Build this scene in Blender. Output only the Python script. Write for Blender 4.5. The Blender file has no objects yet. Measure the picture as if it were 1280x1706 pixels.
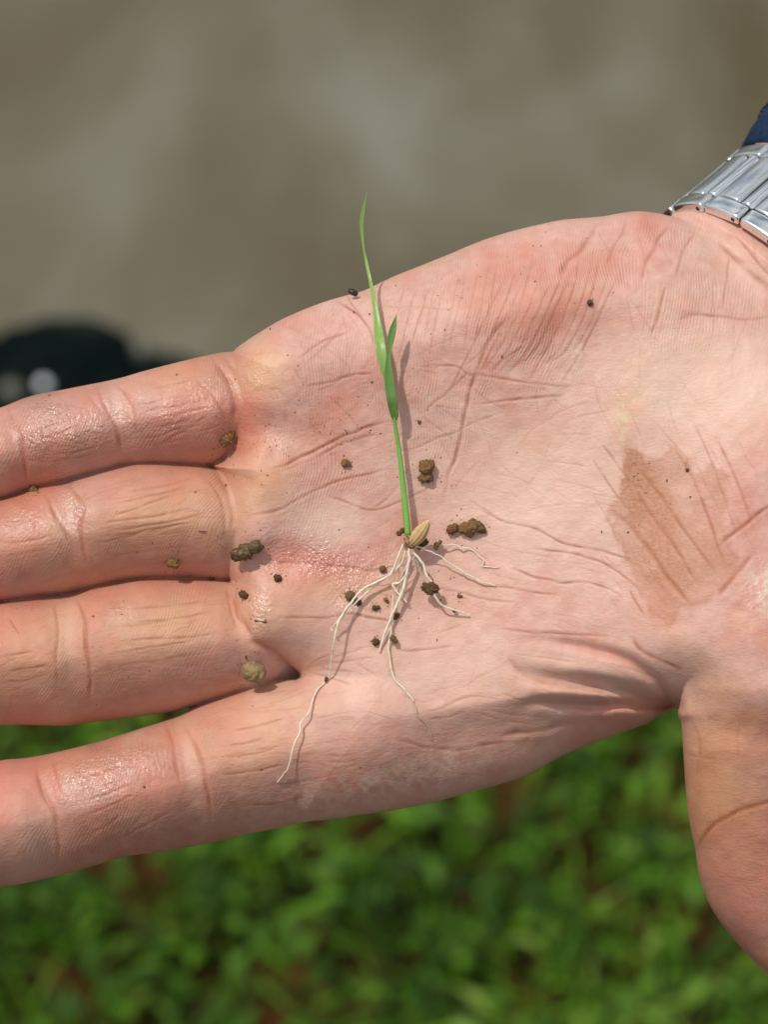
import bpy, bmesh, math, random
import numpy as np
from mathutils import Matrix, Vector, noise as mnoise

random.seed(7)
rng = np.random.default_rng(11)
scene = bpy.context.scene
C = scene.collection
R = math.radians

# ------------------------------------------------------------------ camera
PITCH = 50.0            # degrees below the horizon
CAM_H = 1.20
DIST = 0.55             # camera to palm
MM = 1.0 / 9000.0       # one photo pixel at the palm, in metres
DPX = DIST / MM
cam_d = bpy.data.cameras.new("camera")
cam = bpy.data.objects.new("camera", cam_d)
C.objects.link(cam)
cam.location = (0, 0, CAM_H)
cam.rotation_euler = (R(90 - PITCH), 0, 0)
cam_d.sensor_fit = 'AUTO'
cam_d.sensor_width = 36.0
cam_d.lens = 36.0 * DIST / (1706 * MM)
cam_d.clip_start = 0.02
cam_d.clip_end = 2000
cam_d.dof.use_dof = True
cam_d.dof.focus_distance = DIST + 0.002
cam_d.dof.aperture_fstop = 14.0
scene.camera = cam

# ------------------------------------------------------------------ world, sun, exposure
sun_local = Vector((-0.335, 0.575, 0.743)).normalized()      # towards the sun, camera axes
CR = cam.rotation_euler.to_matrix()
sun_dir = (CR @ sun_local).normalized()
world = bpy.data.worlds.new("World")
scene.world = world
world.use_nodes = True
wn = world.node_tree
sky = wn.nodes.new("ShaderNodeTexSky")
sky.sky_type = 'NISHITA'
sky.sun_disc = False
sky.sun_elevation = math.asin(sun_dir.z)
sky.sun_rotation = math.atan2(sun_dir.x, sun_dir.y)
sky.air_density = 1.0
sky.dust_density = 4.0
# broken white cloud over the whole sky
_tc = wn.nodes.new("ShaderNodeTexCoord")
_cn = wn.nodes.new("ShaderNodeTexNoise")
_cn.inputs["Scale"].default_value = 4.5
_cn.inputs["Detail"].default_value = 5
wn.links.new(_tc.outputs["Generated"], _cn.inputs["Vector"])
_cr = wn.nodes.new("ShaderNodeMapRange")
_cr.inputs[1].default_value = 0.43
_cr.inputs[2].default_value = 0.57
_cr.inputs[3].default_value = 0.08
_cr.inputs[4].default_value = 1.0
wn.links.new(_cn.outputs["Fac"], _cr.inputs[0])
_cm = wn.nodes.new("ShaderNodeMix")
_cm.data_type = 'RGBA'
_cm.inputs[7].default_value = (9.6, 9.9, 10.0, 1)
wn.links.new(_cr.outputs[0], _cm.inputs[0])
wn.links.new(sky.outputs[0], _cm.inputs[6])
wn.links.new(_cm.outputs[2], wn.nodes["Background"].inputs[0])
wn.nodes["Background"].inputs[1].default_value = 0.094
sd = bpy.data.lights.new("sun", 'SUN')
sd.energy = 3.0
sd.angle = R(0.53)
sd.color = (1.0, 0.955, 0.89)
sun = bpy.data.objects.new("sun", sd)
C.objects.link(sun)
sun.location = (0, 0, 5)
sun.rotation_euler = sun_dir.to_track_quat('Z', 'Y').to_euler()
scene.view_settings.view_transform = 'Standard'
scene.view_settings.look = 'None'
scene.view_settings.gamma = 1
scene.view_settings.use_curve_mapping = False
scene.view_settings.exposure = 0.0
scene.render.engine = 'CYCLES'
scene.cycles.use_denoising = True
scene.cycles.denoiser = 'OPENIMAGEDENOISE'
scene.cycles.denoising_input_passes = 'RGB_ALBEDO_NORMAL'
scene.cycles.max_bounces = 8
scene.cycles.sample_clamp_indirect = 4.0

# ------------------------------------------------------------------ frames
HAND_ORG = Vector((0, 0, CAM_H)) + CR @ Vector((0, 0, -DIST))
HAND_M = Matrix.Translation(HAND_ORG) @ CR.to_4x4()


def loc3(x, y, z):
    """photo pixel + height above the palm plane (pixels) -> hand-frame metres"""
    k = 1.0 - z / DPX
    return ((x - 640.0) * MM * k, (853.0 - y) * MM * k, z * MM)


def loc3v(x, y, z):
    x, y, z = np.asarray(x, float), np.asarray(y, float), np.asarray(z, float)
    k = 1.0 - z / DPX
    return np.stack([(x - 640.0) * MM * k, (853.0 - y) * MM * k, z * MM], -1)


def ground_at(px, py, zw=0.0):
    d = CR @ Vector(((px - 640) * MM, (853 - py) * MM, -DIST))
    t = (zw - CAM_H) / d.z
    return Vector((0, 0, CAM_H)) + d * t


# ------------------------------------------------------------------ node helpers
def new_mat(name):
    m = bpy.data.materials.new(name)
    m.use_nodes = True
    nt = m.node_tree
    return m, nt, nt.nodes["Principled BSDF"]


class NB:
    def __init__(s, nt):
        s.nt = nt
        s.coord = None

    def n(s, t, **kw):
        nd = s.nt.nodes.new(t)
        for k, v in kw.items():
            setattr(nd, k, v)
        return nd

    def link(s, a, b):
        s.nt.links.new(a, b)

    def set(s, sock, v):
        if hasattr(v, "is_output") or isinstance(v, bpy.types.NodeSocket):
            s.link(v, sock)
        else:
            sock.default_value = v

    def obj(s):
        if s.coord is None:
            s.coord = s.n("ShaderNodeTexCoord")
        return s.coord.outputs["Object"]

    def attr(s, name):
        a = s.n("ShaderNodeAttribute")
        a.attribute_name = name
        return a.outputs["Fac"]

    def math(s, op, a, b=None, clamp=False):
        m = s.n("ShaderNodeMath", operation=op)
        m.use_clamp = clamp
        s.set(m.inputs[0], a)
        if b is not None:
            s.set(m.inputs[1], b)
        return m.outputs[0]

    def noise(s, scale, detail=4, rough=0.55, vec=None, dist=0.0):
        t = s.n("ShaderNodeTexNoise")
        t.inputs["Scale"].default_value = scale
        t.inputs["Detail"].default_value = detail
        t.inputs["Roughness"].default_value = rough
        t.inputs["Distortion"].default_value = dist
        s.link(vec if vec is not None else s.obj(), t.inputs["Vector"])
        return t.outputs["Fac"]

    def voro(s, scale, feature='F1', vec=None):
        t = s.n("ShaderNodeTexVoronoi", feature=feature)
        t.inputs["Scale"].default_value = scale
        s.link(vec if vec is not None else s.obj(), t.inputs["Vector"])
        return t.outputs["Distance"]

    def ramp(s, fac, stops):
        r = s.n("ShaderNodeValToRGB")
        e = r.color_ramp.elements
        while len(e) < len(stops):
            e.new(0.5)
        for el, (p, c) in zip(e, stops):
            el.position = p
            el.color = (*c, 1) if len(c) == 3 else c
        s.link(fac, r.inputs[0])
        return r.outputs[0]

    def rng(s, v, a, b, c, d):
        m = s.n("ShaderNodeMapRange")
        s.link(v, m.inputs[0])
        for i, q in enumerate((a, b, c, d)):
            m.inputs[i + 1].default_value = q
        return m.outputs[0]

    def mix(s, fac, a, b, blend='MIX'):
        m = s.n("ShaderNodeMix", data_type='RGBA', blend_type=blend)
        s.set(m.inputs[0], fac)
        for i, v in ((6, a), (7, b)):
            if isinstance(v, tuple):
                m.inputs[i].default_value = (*v, 1) if len(v) == 3 else v
            else:
                s.link(v, m.inputs[i])
        return m.outputs[2]

    def bump(s, h, dist, strength=1.0, normal=None):
        b = s.n("ShaderNodeBump")
        b.inputs["Strength"].default_value = strength
        b.inputs["Distance"].default_value = dist
        s.link(h, b.inputs["Height"])
        if normal is not None:
            s.link(normal, b.inputs["Normal"])
        return b.outputs[0]


def tag(o, label=None, cat=None, group=None, kind=None):
    if label: o["label"] = label
    if cat: o["category"] = cat
    if group: o["group"] = group
    if kind: o["kind"] = kind
    return o


def mesh_obj(name, verts, faces, mat, parent=None, matrix=None, smooth=True):
    me = bpy.data.meshes.new(name)
    me.from_pydata([tuple(map(float, v)) for v in verts], [], [tuple(map(int, f)) for f in faces])
    me.update()
    if smooth:
        me.polygons.foreach_set("use_smooth", [True] * len(me.polygons))
    if mat: me.materials.append(mat)
    o = bpy.data.objects.new(name, me)
    C.objects.link(o)
    if parent is not None:
        o.parent = parent
    if matrix is not None:
        o.matrix_world = matrix
    return o


def smooth_poly(pts, n=8):
    """Catmull-Rom through the points (any dimension)."""
    p = np.asarray(pts, float)
    if len(p) == 2:
        t = np.linspace(0, 1, n + 1)[:, None]
        return p[0] * (1 - t) + p[1] * t
    q = np.vstack([2 * p[0] - p[1], p, 2 * p[-1] - p[-2]])
    out = []
    for i in range(1, len(q) - 2):
        t = np.linspace(0, 1, n, endpoint=False)[:, None]
        a, b, c, d = q[i - 1], q[i], q[i + 1], q[i + 2]
        out.append(0.5 * ((2 * b) + (-a + c) * t + (2 * a - 5 * b + 4 * c - d) * t ** 2 + (-a + 3 * b - 3 * c + d) * t ** 3))
    out.append(q[-2][None])
    return np.vstack(out)


def sstep(a, b, x):
    t = np.clip((x - a) / (b - a), 0, 1)
    return t * t * (3 - 2 * t)


def vnoise(x, y, wl, seed=0):
    """smooth value noise on a lattice, wavelength wl, range about -1..1"""
    r = np.random.default_rng(seed)
    tab = r.uniform(-1, 1, (256, 256))
    u, v = x / wl + 100.3, y / wl + 57.7
    i, j = np.floor(u).astype(int), np.floor(v).astype(int)
    fu, fv = u - i, v - j
    fu, fv = fu * fu * fu * (fu * (fu * 6 - 15) + 10), fv * fv * fv * (fv * (fv * 6 - 15) + 10)
    g = lambda a, b: tab[a % 256, b % 256]
    return (g(i, j) * (1 - fu) + g(i + 1, j) * fu) * (1 - fv) + (g(i, j + 1) * (1 - fu) + g(i + 1, j + 1) * fu) * fv


# ================================================================== SETTING: ground, water
BANK = 1.0


def bank_line(x):
    return BANK + 0.02 * math.sin(x * 9 + 0.6) + 0.012 * math.sin(x * 23 + 2)


def build_ground():
    xs = np.concatenate([-np.geomspace(300, 1.3, 14), np.linspace(-1.2, 1.2, 97), np.geomspace(1.3, 300, 14)])
    ys = np.concatenate([-np.geomspace(300, 0.3, 12), np.linspace(-0.2, 2.0, 89), np.geomspace(2.2, 300, 14)])
    V = []
    for y in ys:
        for x in xs:
            d = y - bank_line(max(-3, min(3, x)))
            z = 0.0
            if d > -0.08:
                z -= min(0.5, 0.6 * (d + 0.08))
            z += 0.012 * mnoise.noise((x * 11, y * 11, 0.3)) + 0.006 * mnoise.noise((x * 31, y * 31, 4.3))
            V.append((x, y, z))
    nx = len(xs)
    F = [(j * nx + i, j * nx + i + 1, (j + 1) * nx + i + 1, (j + 1) * nx + i) for j in range(len(ys) - 1) for i in range(nx - 1)]
    m, nt, b = new_mat("soil")
    q = NB(nt)
    n1 = q.noise(38, 6, 0.65)
    col = q.ramp(n1, [(0.25, (0.014, 0.007, 0.002)), (0.5, (0.044, 0.020, 0.006)), (0.75, (0.105, 0.045, 0.012))])
    q.link(col, b.inputs["Base Color"])
    b.inputs["Roughness"].default_value = 0.95
    b.inputs["Specular IOR Level"].default_value = 0.05
    q.link(q.bump(q.noise(160, 5), 0.004), b.inputs["Normal"])
    g = mesh_obj("ground", V, F, m)
    tag(g, kind="structure")


build_ground()


def build_water():
    m, nt, b = new_mat("muddy_water")
    q = NB(nt)
    geo = q.n("ShaderNodeNewGeometry")
    mp = q.n("ShaderNodeMapping")
    q.link(geo.outputs["Position"], mp.inputs[0])
    mp.inputs["Rotation"].default_value = (0, 0, R(-24))
    mp.inputs["Scale"].default_value = (1.5, 0.75, 1)
    n1 = q.noise(3.2, 4, 0.5, mp.outputs[0], 0.8)
    n2 = q.noise(11.0, 3, 0.5, mp.outputs[0], 0.4)
    f = q.math('ADD', q.math('MULTIPLY', n1, 0.75), q.math('MULTIPLY', n2, 0.25))
    col = q.ramp(f, [(0.33, (0.072, 0.056, 0.027)), (0.5, (0.098, 0.086, 0.053)), (0.68, (0.155, 0.150, 0.115))])  # pale tones paint sky reflections on the ripples into the colour
    q.link(col, b.inputs["Base Color"])
    b.inputs["Roughness"].default_value = 0.12
    b.inputs["IOR"].default_value = 1.333
    q.link(q.bump(q.noise(9, 2, 0.5, geo.outputs["Position"]), 0.02, 0.25), b.inputs["Normal"])
    w = mesh_obj("water", [(-300, 0.9, -0.075), (300, 0.9, -0.075), (300, 300, -0.075), (-300, 300, -0.075)], [(0, 1, 2, 3)], m)
    tag(w, kind="structure")


build_water()


# grass: low broad blades and weeds, nobody could count them
def build_grass():
    m, nt, b = new_mat("grass_leaf")
    q = NB(nt)
    tone = q.attr("tone")
    col = q.ramp(tone, [(0.0, (0.012, 0.030, 0.002)), (0.4, (0.044, 0.115, 0.004)), (0.75, (0.105, 0.225, 0.012)), (1.0, (0.25, 0.33, 0.07))])
    q.link(col, b.inputs["Base Color"])
    b.inputs["Roughness"].default_value = 0.6
    b.inputs["Specular IOR Level"].default_value = 0.2
    tr = q.n("ShaderNodeBsdfTranslucent")
    q.link(q.mix(0.5, col, (0.14, 0.26, 0.01)), tr.inputs[0])
    mx = q.n("ShaderNodeMixShader")
    mx.inputs[0].default_value = 0.2
    q.link(b.outputs[0], mx.inputs[1])
    q.link(tr.outputs[0], mx.inputs[2])
    q.link(mx.outputs[0], nt.nodes["Material Output"].inputs[0])
    V, F, T = [], [], []
    N = 50000
    for _ in range(N):
        x = random.uniform(-0.75, 0.75)
        y = random.uniform(0.15, bank_line(x) + 0.01)
        den = 0.5 * mnoise.noise((x * 26, y * 26, 2.2)) + 0.7 * mnoise.noise((x * 47, y * 47, 7.2))
        if den < random.uniform(-0.30, 0.24):
            continue
        a = random.uniform(0, 2 * math.pi)
        broad = random.random() < 0.5
        L = random.uniform(0.010, 0.025) if broad else random.uniform(0.03, 0.06)
        w = random.uniform(0.004, 0.008) if broad else random.uniform(0.0022, 0.004)
        el0 = R(random.uniform(25, 85))
        el1 = el0 - R(random.uniform(20, 85))
        h0 = random.uniform(0.0, 0.045) if broad else 0.0
        ca, sa = math.cos(a), math.sin(a)
        bd = y - bank_line(x) + 0.08
        p0 = Vector((x, y, h0 - max(0.0, 0.6 * bd)))
        p1 = p0 + Vector((ca * math.cos(el0), sa * math.cos(el0), math.sin(el0))) * L * 0.5
        p2 = p1 + Vector((ca * math.cos(el1), sa * math.cos(el1), math.sin(el1))) * L * 0.5
        s = Vector((-sa, ca, random.uniform(-0.4, 0.4)))
        i = len(V)
        V += [p0 - s * w * 0.3, p0 + s * w * 0.3, p1 - s * w * 0.5, p1 + s * w * 0.5, p2]
        F += [(i, i + 1, i + 3, i + 2), (i + 2, i + 3, i + 4)]
        t = random.betavariate(1.2, 1.5) * 0.9 + 0.3 * mnoise.noise((x * 6, y * 6, 5))
        T += [t] * 5
    o = mesh_obj("grass", V, F, m)
    a = o.data.attributes.new("tone", 'FLOAT', 'POINT')
    a.data.foreach_set("value", np.array(T, dtype=np.float32))
    tag(o, "short green grass and weeds with brown soil showing between", "grass", kind="stuff")


build_grass()


# ================================================================== dark mass and pebbles at the water's edge
def ico(sub):
    bm = bmesh.new()
    bmesh.ops.create_icosphere(bm, subdivisions=sub, radius=1)
    bm.verts.ensure_lookup_table()
    V = np.array([v.co[:] for v in bm.verts])
    F = [[v.index for v in f.verts] for f in bm.faces]
    bm.free()
    return V, F


ICO = {k: ico(k) for k in (2, 3, 4, 5)}


def lump(lobes, sub=4, amp=0.12, freq=2.2, seed=0):
    """star-shaped union of spheres (cx,cy,cz,r) with an uneven surface, about the mean centre"""
    V, F = ICO[sub]
    L = np.asarray(lobes, float)
    c = (L[:, :3] * L[:, 3:4] ** 2).sum(0) / (L[:, 3] ** 2).sum()
    rad = np.full(len(V), 1e-3)
    for cx, cy, cz, r in L:
        o = np.array([cx, cy, cz]) - c
        b = V @ o
        disc = b * b - (o @ o - r * r)
        ok = disc > 0
        rad = np.where(ok, np.maximum(rad, b + np.sqrt(np.maximum(disc, 0))), rad)
    rmean = L[:, 3].max()
    rad = np.maximum(rad, rmean * 0.3)
    P = V * rad[:, None]
    for i, p in enumerate(P):
        s = Vector(p / rmean) * freq + Vector((seed * 3.1, seed * 1.7, seed))
        d = mnoise.noise(s) * amp + mnoise.noise(s * 2.3) * amp * 0.6 + abs(mnoise.noise(s * 4.1)) * amp * -0.8 + mnoise.noise(s * 7.5) * amp * 0.45
        vd = mnoise.voronoi(s * 1.6)[0]
        d += (0.42 - vd[0]) * amp * 0.9 + (0.30 - mnoise.voronoi(s * 4.0)[0][0]) * amp * 0.55
        P[i] = p * (1 + d)
    return P + c, F


def soil_mat(name, dark, light, rough, bump_d=0.00012):
    m, nt, b = new_mat(name)
    q = NB(nt)
    n1 = q.noise(1500, 6, 0.7)
    n2 = q.noise(5200, 3, 0.6)
    col = q.ramp(n1, [(0.3, dark), (0.62, light), (0.8, tuple(min(1, c * 1.35) for c in light))])
    q.link(q.mix(0.35, col, q.ramp(n2, [(0.35, dark), (0.7, light)])), b.inputs["Base Color"])
    b.inputs["Roughness"].default_value = rough
    b.inputs["Specular IOR Level"].default_value = 0.5 if rough < 0.5 else 0.15
    q.link(q.bump(q.noise(2200, 6, 0.75), bump_d * 2.2), b.inputs["Normal"])
    return m


M_CRUMB = soil_mat("dry_soil", (0.062, 0.030, 0.011), (0.30, 0.165, 0.068), 0.9)
M_CRUMB_DARK = soil_mat("damp_soil", (0.040, 0.020, 0.008), (0.17, 0.090, 0.038), 0.6)
M_CRUMB_WET = soil_mat("wet_soil", (0.035, 0.020, 0.007), (0.17, 0.100, 0.036), 0.18)
M_CRUMB_RED = soil_mat("reddish_soil", (0.045, 0.015, 0.004), (0.24, 0.085, 0.022), 0.4)
M_CRUMB_PALE = soil_mat("pale_soil", (0.15, 0.098, 0.045), (0.38, 0.265, 0.135), 0.92)


def build_bank():
    m, nt, b = new_mat("near_black")  # near-black lump for a dark area of unknown nature
    q = NB(nt)
    q.link(q.ramp(q.noise(26, 5), [(0.35, (0.0006, 0.0025, 0.0022)), (0.56, (0.0022, 0.0060, 0.0052)), (0.75, (0.018, 0.022, 0.015))]), b.inputs["Base Color"])
    b.inputs["Roughness"].default_value = 0.5
    b.inputs["Specular IOR Level"].default_value = 0.03
    q.link(q.bump(q.noise(60, 4), 0.004), b.inputs["Normal"])
    c = ground_at(100, 690, 0.0)
    P, F = lump([(0, 0, 0, 0.056), (-0.085, 0.0, 0.006, 0.060), (0.055, -0.008, -0.014, 0.044), (0.092, -0.012, -0.022, 0.032), (-0.16, 0.0, 0.0, 0.055)], 5, 0.10, 2.0, 3)
    P = P * np.array([1.0, 0.75, 0.55])
    o = mesh_obj("dark_mass", P, F, m, matrix=Matrix.Translation(c + Vector((0.0, 0.02, 0.0))))
    tag(o, "near-black rounded mass at the water's edge behind the little finger", "dark_mass")
    pm, nt, b = new_mat("glint_pebble")  # white pebble added as a stand-in for a sun glint
    q = NB(nt)
    q.link(q.ramp(q.noise(120, 3), [(0.3, (0.62, 0.68, 0.69)), (0.7, (0.82, 0.86, 0.86))]), b.inputs["Base Color"])
    b.inputs["Roughness"].default_value = 0.25
    dm, nt, b = new_mat("grey_pebble")
    q = NB(nt)
    q.link(q.ramp(q.noise(120, 3), [(0.3, (0.05, 0.055, 0.04)), (0.7, (0.10, 0.10, 0.075))]), b.inputs["Base Color"])
    b.inputs["Roughness"].default_value = 0.35
    specs = [(72, 640, 0.0034, pm, "white pebble added for a sun glint beside the little finger's tip joint"),
             (22, 652, 0.007, dm, "grey pebble at the photo's left edge next to the white one"),
             (236, 592, 0.006, dm, "grey pebble in front of the dark mass, above the little finger")]
    for i, (px, py, r, mt, lab) in enumerate(specs):
        P, F = lump([(0, 0, 0, r), (r * 0.3, 0, 0, r * 0.8)], 3, 0.06, 1.2, 20 + i)
        d = (CR @ Vector(((px - 640) * MM, (853 - py) * MM, -DIST))).normalized()
        # first surface met along the line of sight: dark mass or ground
        dg = bpy.context.evaluated_depsgraph_get()
        hit, pos, nor, *_ = scene.ray_cast(dg, Vector((0, 0, CAM_H)), d)
        o = mesh_obj("pebble", P, F, mt, matrix=Matrix.Translation(pos + nor * r * 0.55))
        tag(o, lab, "pebble", "pebbles by the water")


bpy.context.view_layer.update()
build_bank()


# ================================================================== THE HAND
def edge(pts):
    p = smooth_poly(pts, 10)
    return p[:, 0], p[:, 1]


FING = {
    'little': dict(top=[(-210, 742), (-100, 712), (0, 679), (50, 660), (110, 648), (190, 632), (240, 618), (290, 605), (345, 592), (385, 586), (450, 590), (520, 600)],
                   bot=[(-210, 860), (-100, 848), (0, 832), (61, 816), (138, 794), (227, 776), (297, 776), (349, 780), (385, 765), (450, 740), (520, 720)],
                   tip=-215, fade=(395, 500), lvl=[(-200, 10), (0, 4), (200, 0), (400, -6)]),
    'ring': dict(top=[(-350, 905), (-200, 876), (0, 832), (61, 811), (138, 788), (227, 771), (297, 772), (349, 777), (400, 790), (450, 800), (520, 800)],
                 bot=[(-350, 1025), (-200, 1015), (0, 1002), (81, 992), (134, 986), (203, 969), (260, 964), (345, 966), (385, 968), (450, 950), (520, 930)],
                 tip=-355, fade=(400, 505), lvl=[(-350, 20), (0, 10), (200, 6), (400, -4)]),
    'middle': dict(top=[(-390, 1062), (-200, 1040), (0, 1002), (53, 994), (122, 987), (162, 975), (227, 963), (284, 961), (349, 964), (390, 966), (450, 980), (520, 990)],
                   bot=[(-390, 1205), (-200, 1212), (0, 1208), (53, 1208), (110, 1209), (162, 1202), (227, 1194), (284, 1186), (325, 1176), (366, 1166), (410, 1156), (450, 1147), (490, 1135), (520, 1110)],
                   tip=-395, fade=(405, 510), lvl=[(-390, 20), (0, 12), (200, 8), (400, -4)]),
    'index': dict(top=[(-180, 1312), (-80, 1285), (0, 1267), (41, 1263), (85, 1255), (162, 1236), (227, 1216), (284, 1197), (325, 1177), (366, 1161), (406, 1147), (447, 1135), (490, 1130), (560, 1122), (700, 1105), (1000, 1060)],
                  bot=[(-180, 1500), (-80, 1492), (0, 1478), (45, 1471), (106, 1456), (162, 1441), (203, 1428), (284, 1417), (345, 1405), (406, 1391), (447, 1383), (520, 1368), (600, 1358), (700, 1342), (780, 1321), (867, 1297), (917, 1270), (966, 1247), (1020, 1226)],
                  tip=-185, fade=(600, 950), fd=300, lvl=[(-180, 25), (0, 18), (200, 8), (500, 2), (700, -2)]),
}
JOINTS = {'little': [(200, -9, 20), (30, -8, 18), (295, 6, 60), (110, 6, 50), (392, -12, 24)],
          'ring': [(118, -9, 24), (250, 7, 70), (20, 5, 60), (388, -12, 24)],
          'middle': [(118, -9, 26), (260, 7, 70), (20, 5, 60), (398, -12, 24)],
          'index': [(315, -9, 26), (80, -9, 22), (200, 7, 60), (420, 6, 60), (0, 6, 50)]}
for k, f in FING.items():
    f['joint'] = JOINTS[k]
    f['tx'], f['ty'] = edge(f['top'])
    f['bx'], f['by'] = edge(f['bot'])
    f['lx'], f['ly'] = [a for a, _ in f['lvl']], [b for _, b in f['lvl']]


def fing_eval(f, x, y):
    yt, yb = np.interp(x, f['tx'], f['ty']), np.interp(x, f['bx'], f['by'])
    yc, h = (yt + yb) / 2, (yb - yt) / 2
    L = 95.0
    u = np.clip((f['tip'] + L - x) / L, 0, 3)
    cl = np.where(u < 1, np.sqrt(np.maximum(1 - u ** 2.2, 0)), -(u - 1) * 1.0)
    xe = f['fade'][1] + 20
    g = h * cl - np.abs(y - yc)
    g = np.minimum(g, xe - x)
    hh = np.maximum(h * np.maximum(cl, 0.001), 1)
    t = np.clip(np.abs(y - yc) / hh, 0, 1)
    lv = np.interp(x, f['lx'], f['ly'])
    for jx, jd, js in f['joint']:
        lv = lv + jd * np.exp(-((x - jx - 0.12 * (y - yc)) / js) ** 2)
    T = h * 1.22 * np.maximum(cl, 0.05) ** 0.8
    zc = lv - h * 1.22
    p = np.where(y > yc, 1.55, 2.1)
    prof = (1 - t ** p) ** (1 / p)
    fr = zc + T * prof - f.get('fd', 90) * sstep(f['fade'][0], f['fade'][1], x)
    bk = zc - 0.5 * T * prof + 40 * sstep(f['fade'][0], f['fade'][1], x)
    return g, fr, np.minimum(bk, fr)


PALM = [(388, 586), (400, 575), (440, 549), (480, 527), (540, 503), (600, 486), (622, 477), (650, 463), (700, 443), (750, 423), (800, 402), (850, 386),
        (900, 374), (940, 366), (1000, 361), (1030, 356), (1060, 352), (1090, 354), (1120, 361), (1155, 374), (1195, 394), (1250, 430), (1330, 490), (1410, 600), (1460, 740),
        (1480, 900), (1475, 1080), (1450, 1260), (1425, 1400), (1300, 1460), (1206, 1425), (1166, 1330), (1155, 1260), (1147, 1210), (1134, 1187), (1122, 1181), (1100, 1193), (1078, 1206), (1028, 1224), (966, 1247),
        (917, 1270), (867, 1297), (780, 1321), (700, 1342), (600, 1358), (520, 1368), (495, 1360), (470, 1290), (470, 1200), (490, 1145), (498, 1122),
        (480, 1105), (455, 1089), (430, 1076), (412, 1058), (402, 1030), (392, 995), (382, 962), (383, 938), (388, 905), (392, 865), (385, 820), (366, 788),
        (354, 776), (374, 763), (389, 738), (397, 708), (399, 675), (396, 640), (390, 605)]
PALM = smooth_poly(PALM + [PALM[0]], 4)[:-1]


def poly_sd(P, x, y):
    """signed distance to a closed polygon, positive inside"""
    sh = x.shape
    x, y = x.ravel(), y.ravel()
    d2 = np.full(x.shape, 1e12)
    ins = np.zeros(x.shape, bool)
    n = len(P)
    for i in range(n):
        ax, ay = P[i]
        bx, by = P[(i + 1) % n]
        ex, ey = bx - ax, by - ay
        px, py = x - ax, y - ay
        t = np.clip((px * ex + py * ey) / (ex * ex + ey * ey + 1e-9), 0, 1)
        d2 = np.minimum(d2, (px - t * ex) ** 2 + (py - t * ey) ** 2)
        c = (ay > y) != (by > y)
        if c.any():
            ins ^= c & (x < ex * (y - ay) / (ey if ey != 0 else 1e-9) + ax)
    d = np.sqrt(d2)
    return np.where(ins, d, -d).reshape(sh)


def blob(x, y, cx, cy, sx, sy=None, rot=0.0):
    sy = sx if sy is None else sy
    c, s = math.cos(R(rot)), math.sin(R(rot))
    u, v = (x - cx) * c + (y - cy) * s, -(x - cx) * s + (y - cy) * c
    return np.exp(-0.5 * ((u / sx) ** 2 + (v / sy) ** 2))


def palm_eval(x, y):
    d = poly_sd(PALM, x, y)
    Rr = 58 + (125 - 58) * sstep(430, 600, x)
    Rr = Rr + 70 * blob(x, y, 1000, 380, 260, 110) + 160 * sstep(1180, 1330, y) * sstep(1000, 1130, x) + 60 * blob(x, y, 730, 1330, 230, 110, -12)
    Rr = np.maximum(Rr, 235 * sstep(1100, 1240, y + 0.12 * (x - 700)) * sstep(1110, 960, x))
    web = blob(x, y, 1090, 1195, 150, 60, -14)
    T = 120 - 22 * web
    p = 2.0
    q = 1 - np.clip(d / Rr, 0, 1)
    prof = (1 - q ** p) ** (1 / p)
    dp = 60 * sstep(1060, 1240, y)
    zc = -120 - 10 * web - dp
    bumps = (38 * blob(x, y, 880, 500, 190, 120, -24)
             - 34 * blob(x, y, 745, 880, 150, 170, 20)
             + 58 * blob(x, y, 1260, 900, 190, 260, 0)
             + 12 * blob(x, y, 480, 630, 50, 50) + 14 * blob(x, y, 455, 805, 50, 52) + 10 * blob(x, y, 470, 1010, 50, 50)
             - 16 * blob(x, y, 425, 715, 55, 26, 15) - 18 * blob(x, y, 440, 935, 60, 24, 0) - 14 * blob(x, y, 505, 1112, 60, 24, 20)
             - 14 * blob(x, y, 600, 1270, 150, 90, -10)
             - 260 * sstep(1140, 1380, y) * sstep(1040, 1160, x)
             - 12 * blob(x, y, 985, 560, 120, 60, -60)
             - 14 * blob(x, y, 1100, 800, 60, 200, 20)
             - 45 * blob(x, y, 1330, 480, 110, 90, 40) + 46 * blob(x, y, 1290, 1150, 130, 110))
    fr = zc + (T + dp + bumps) * prof
    bk = zc - (T * 0.95) * prof
    return d, fr, bk


TH_L = [(1000, 1230), (1080, 1180), (1130, 1148), (1182, 1131), (1207, 1136), (1265, 1140), (1323, 1144), (1372, 1150), (1414, 1159), (1455, 1165), (1493, 1177),
        (1526, 1194), (1559, 1219), (1592, 1248), (1617, 1273), (1650, 1300), (1700, 1330), (1800, 1370)]
TH_R = [(1000, 1500), (1182, 1462), (1265, 1425), (1372, 1412), (1414, 1415), (1526, 1462), (1617, 1500), (1700, 1520), (1800, 1530)]
thly, thlx = edge(TH_L)
thry, thrx = edge(TH_R)


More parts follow.
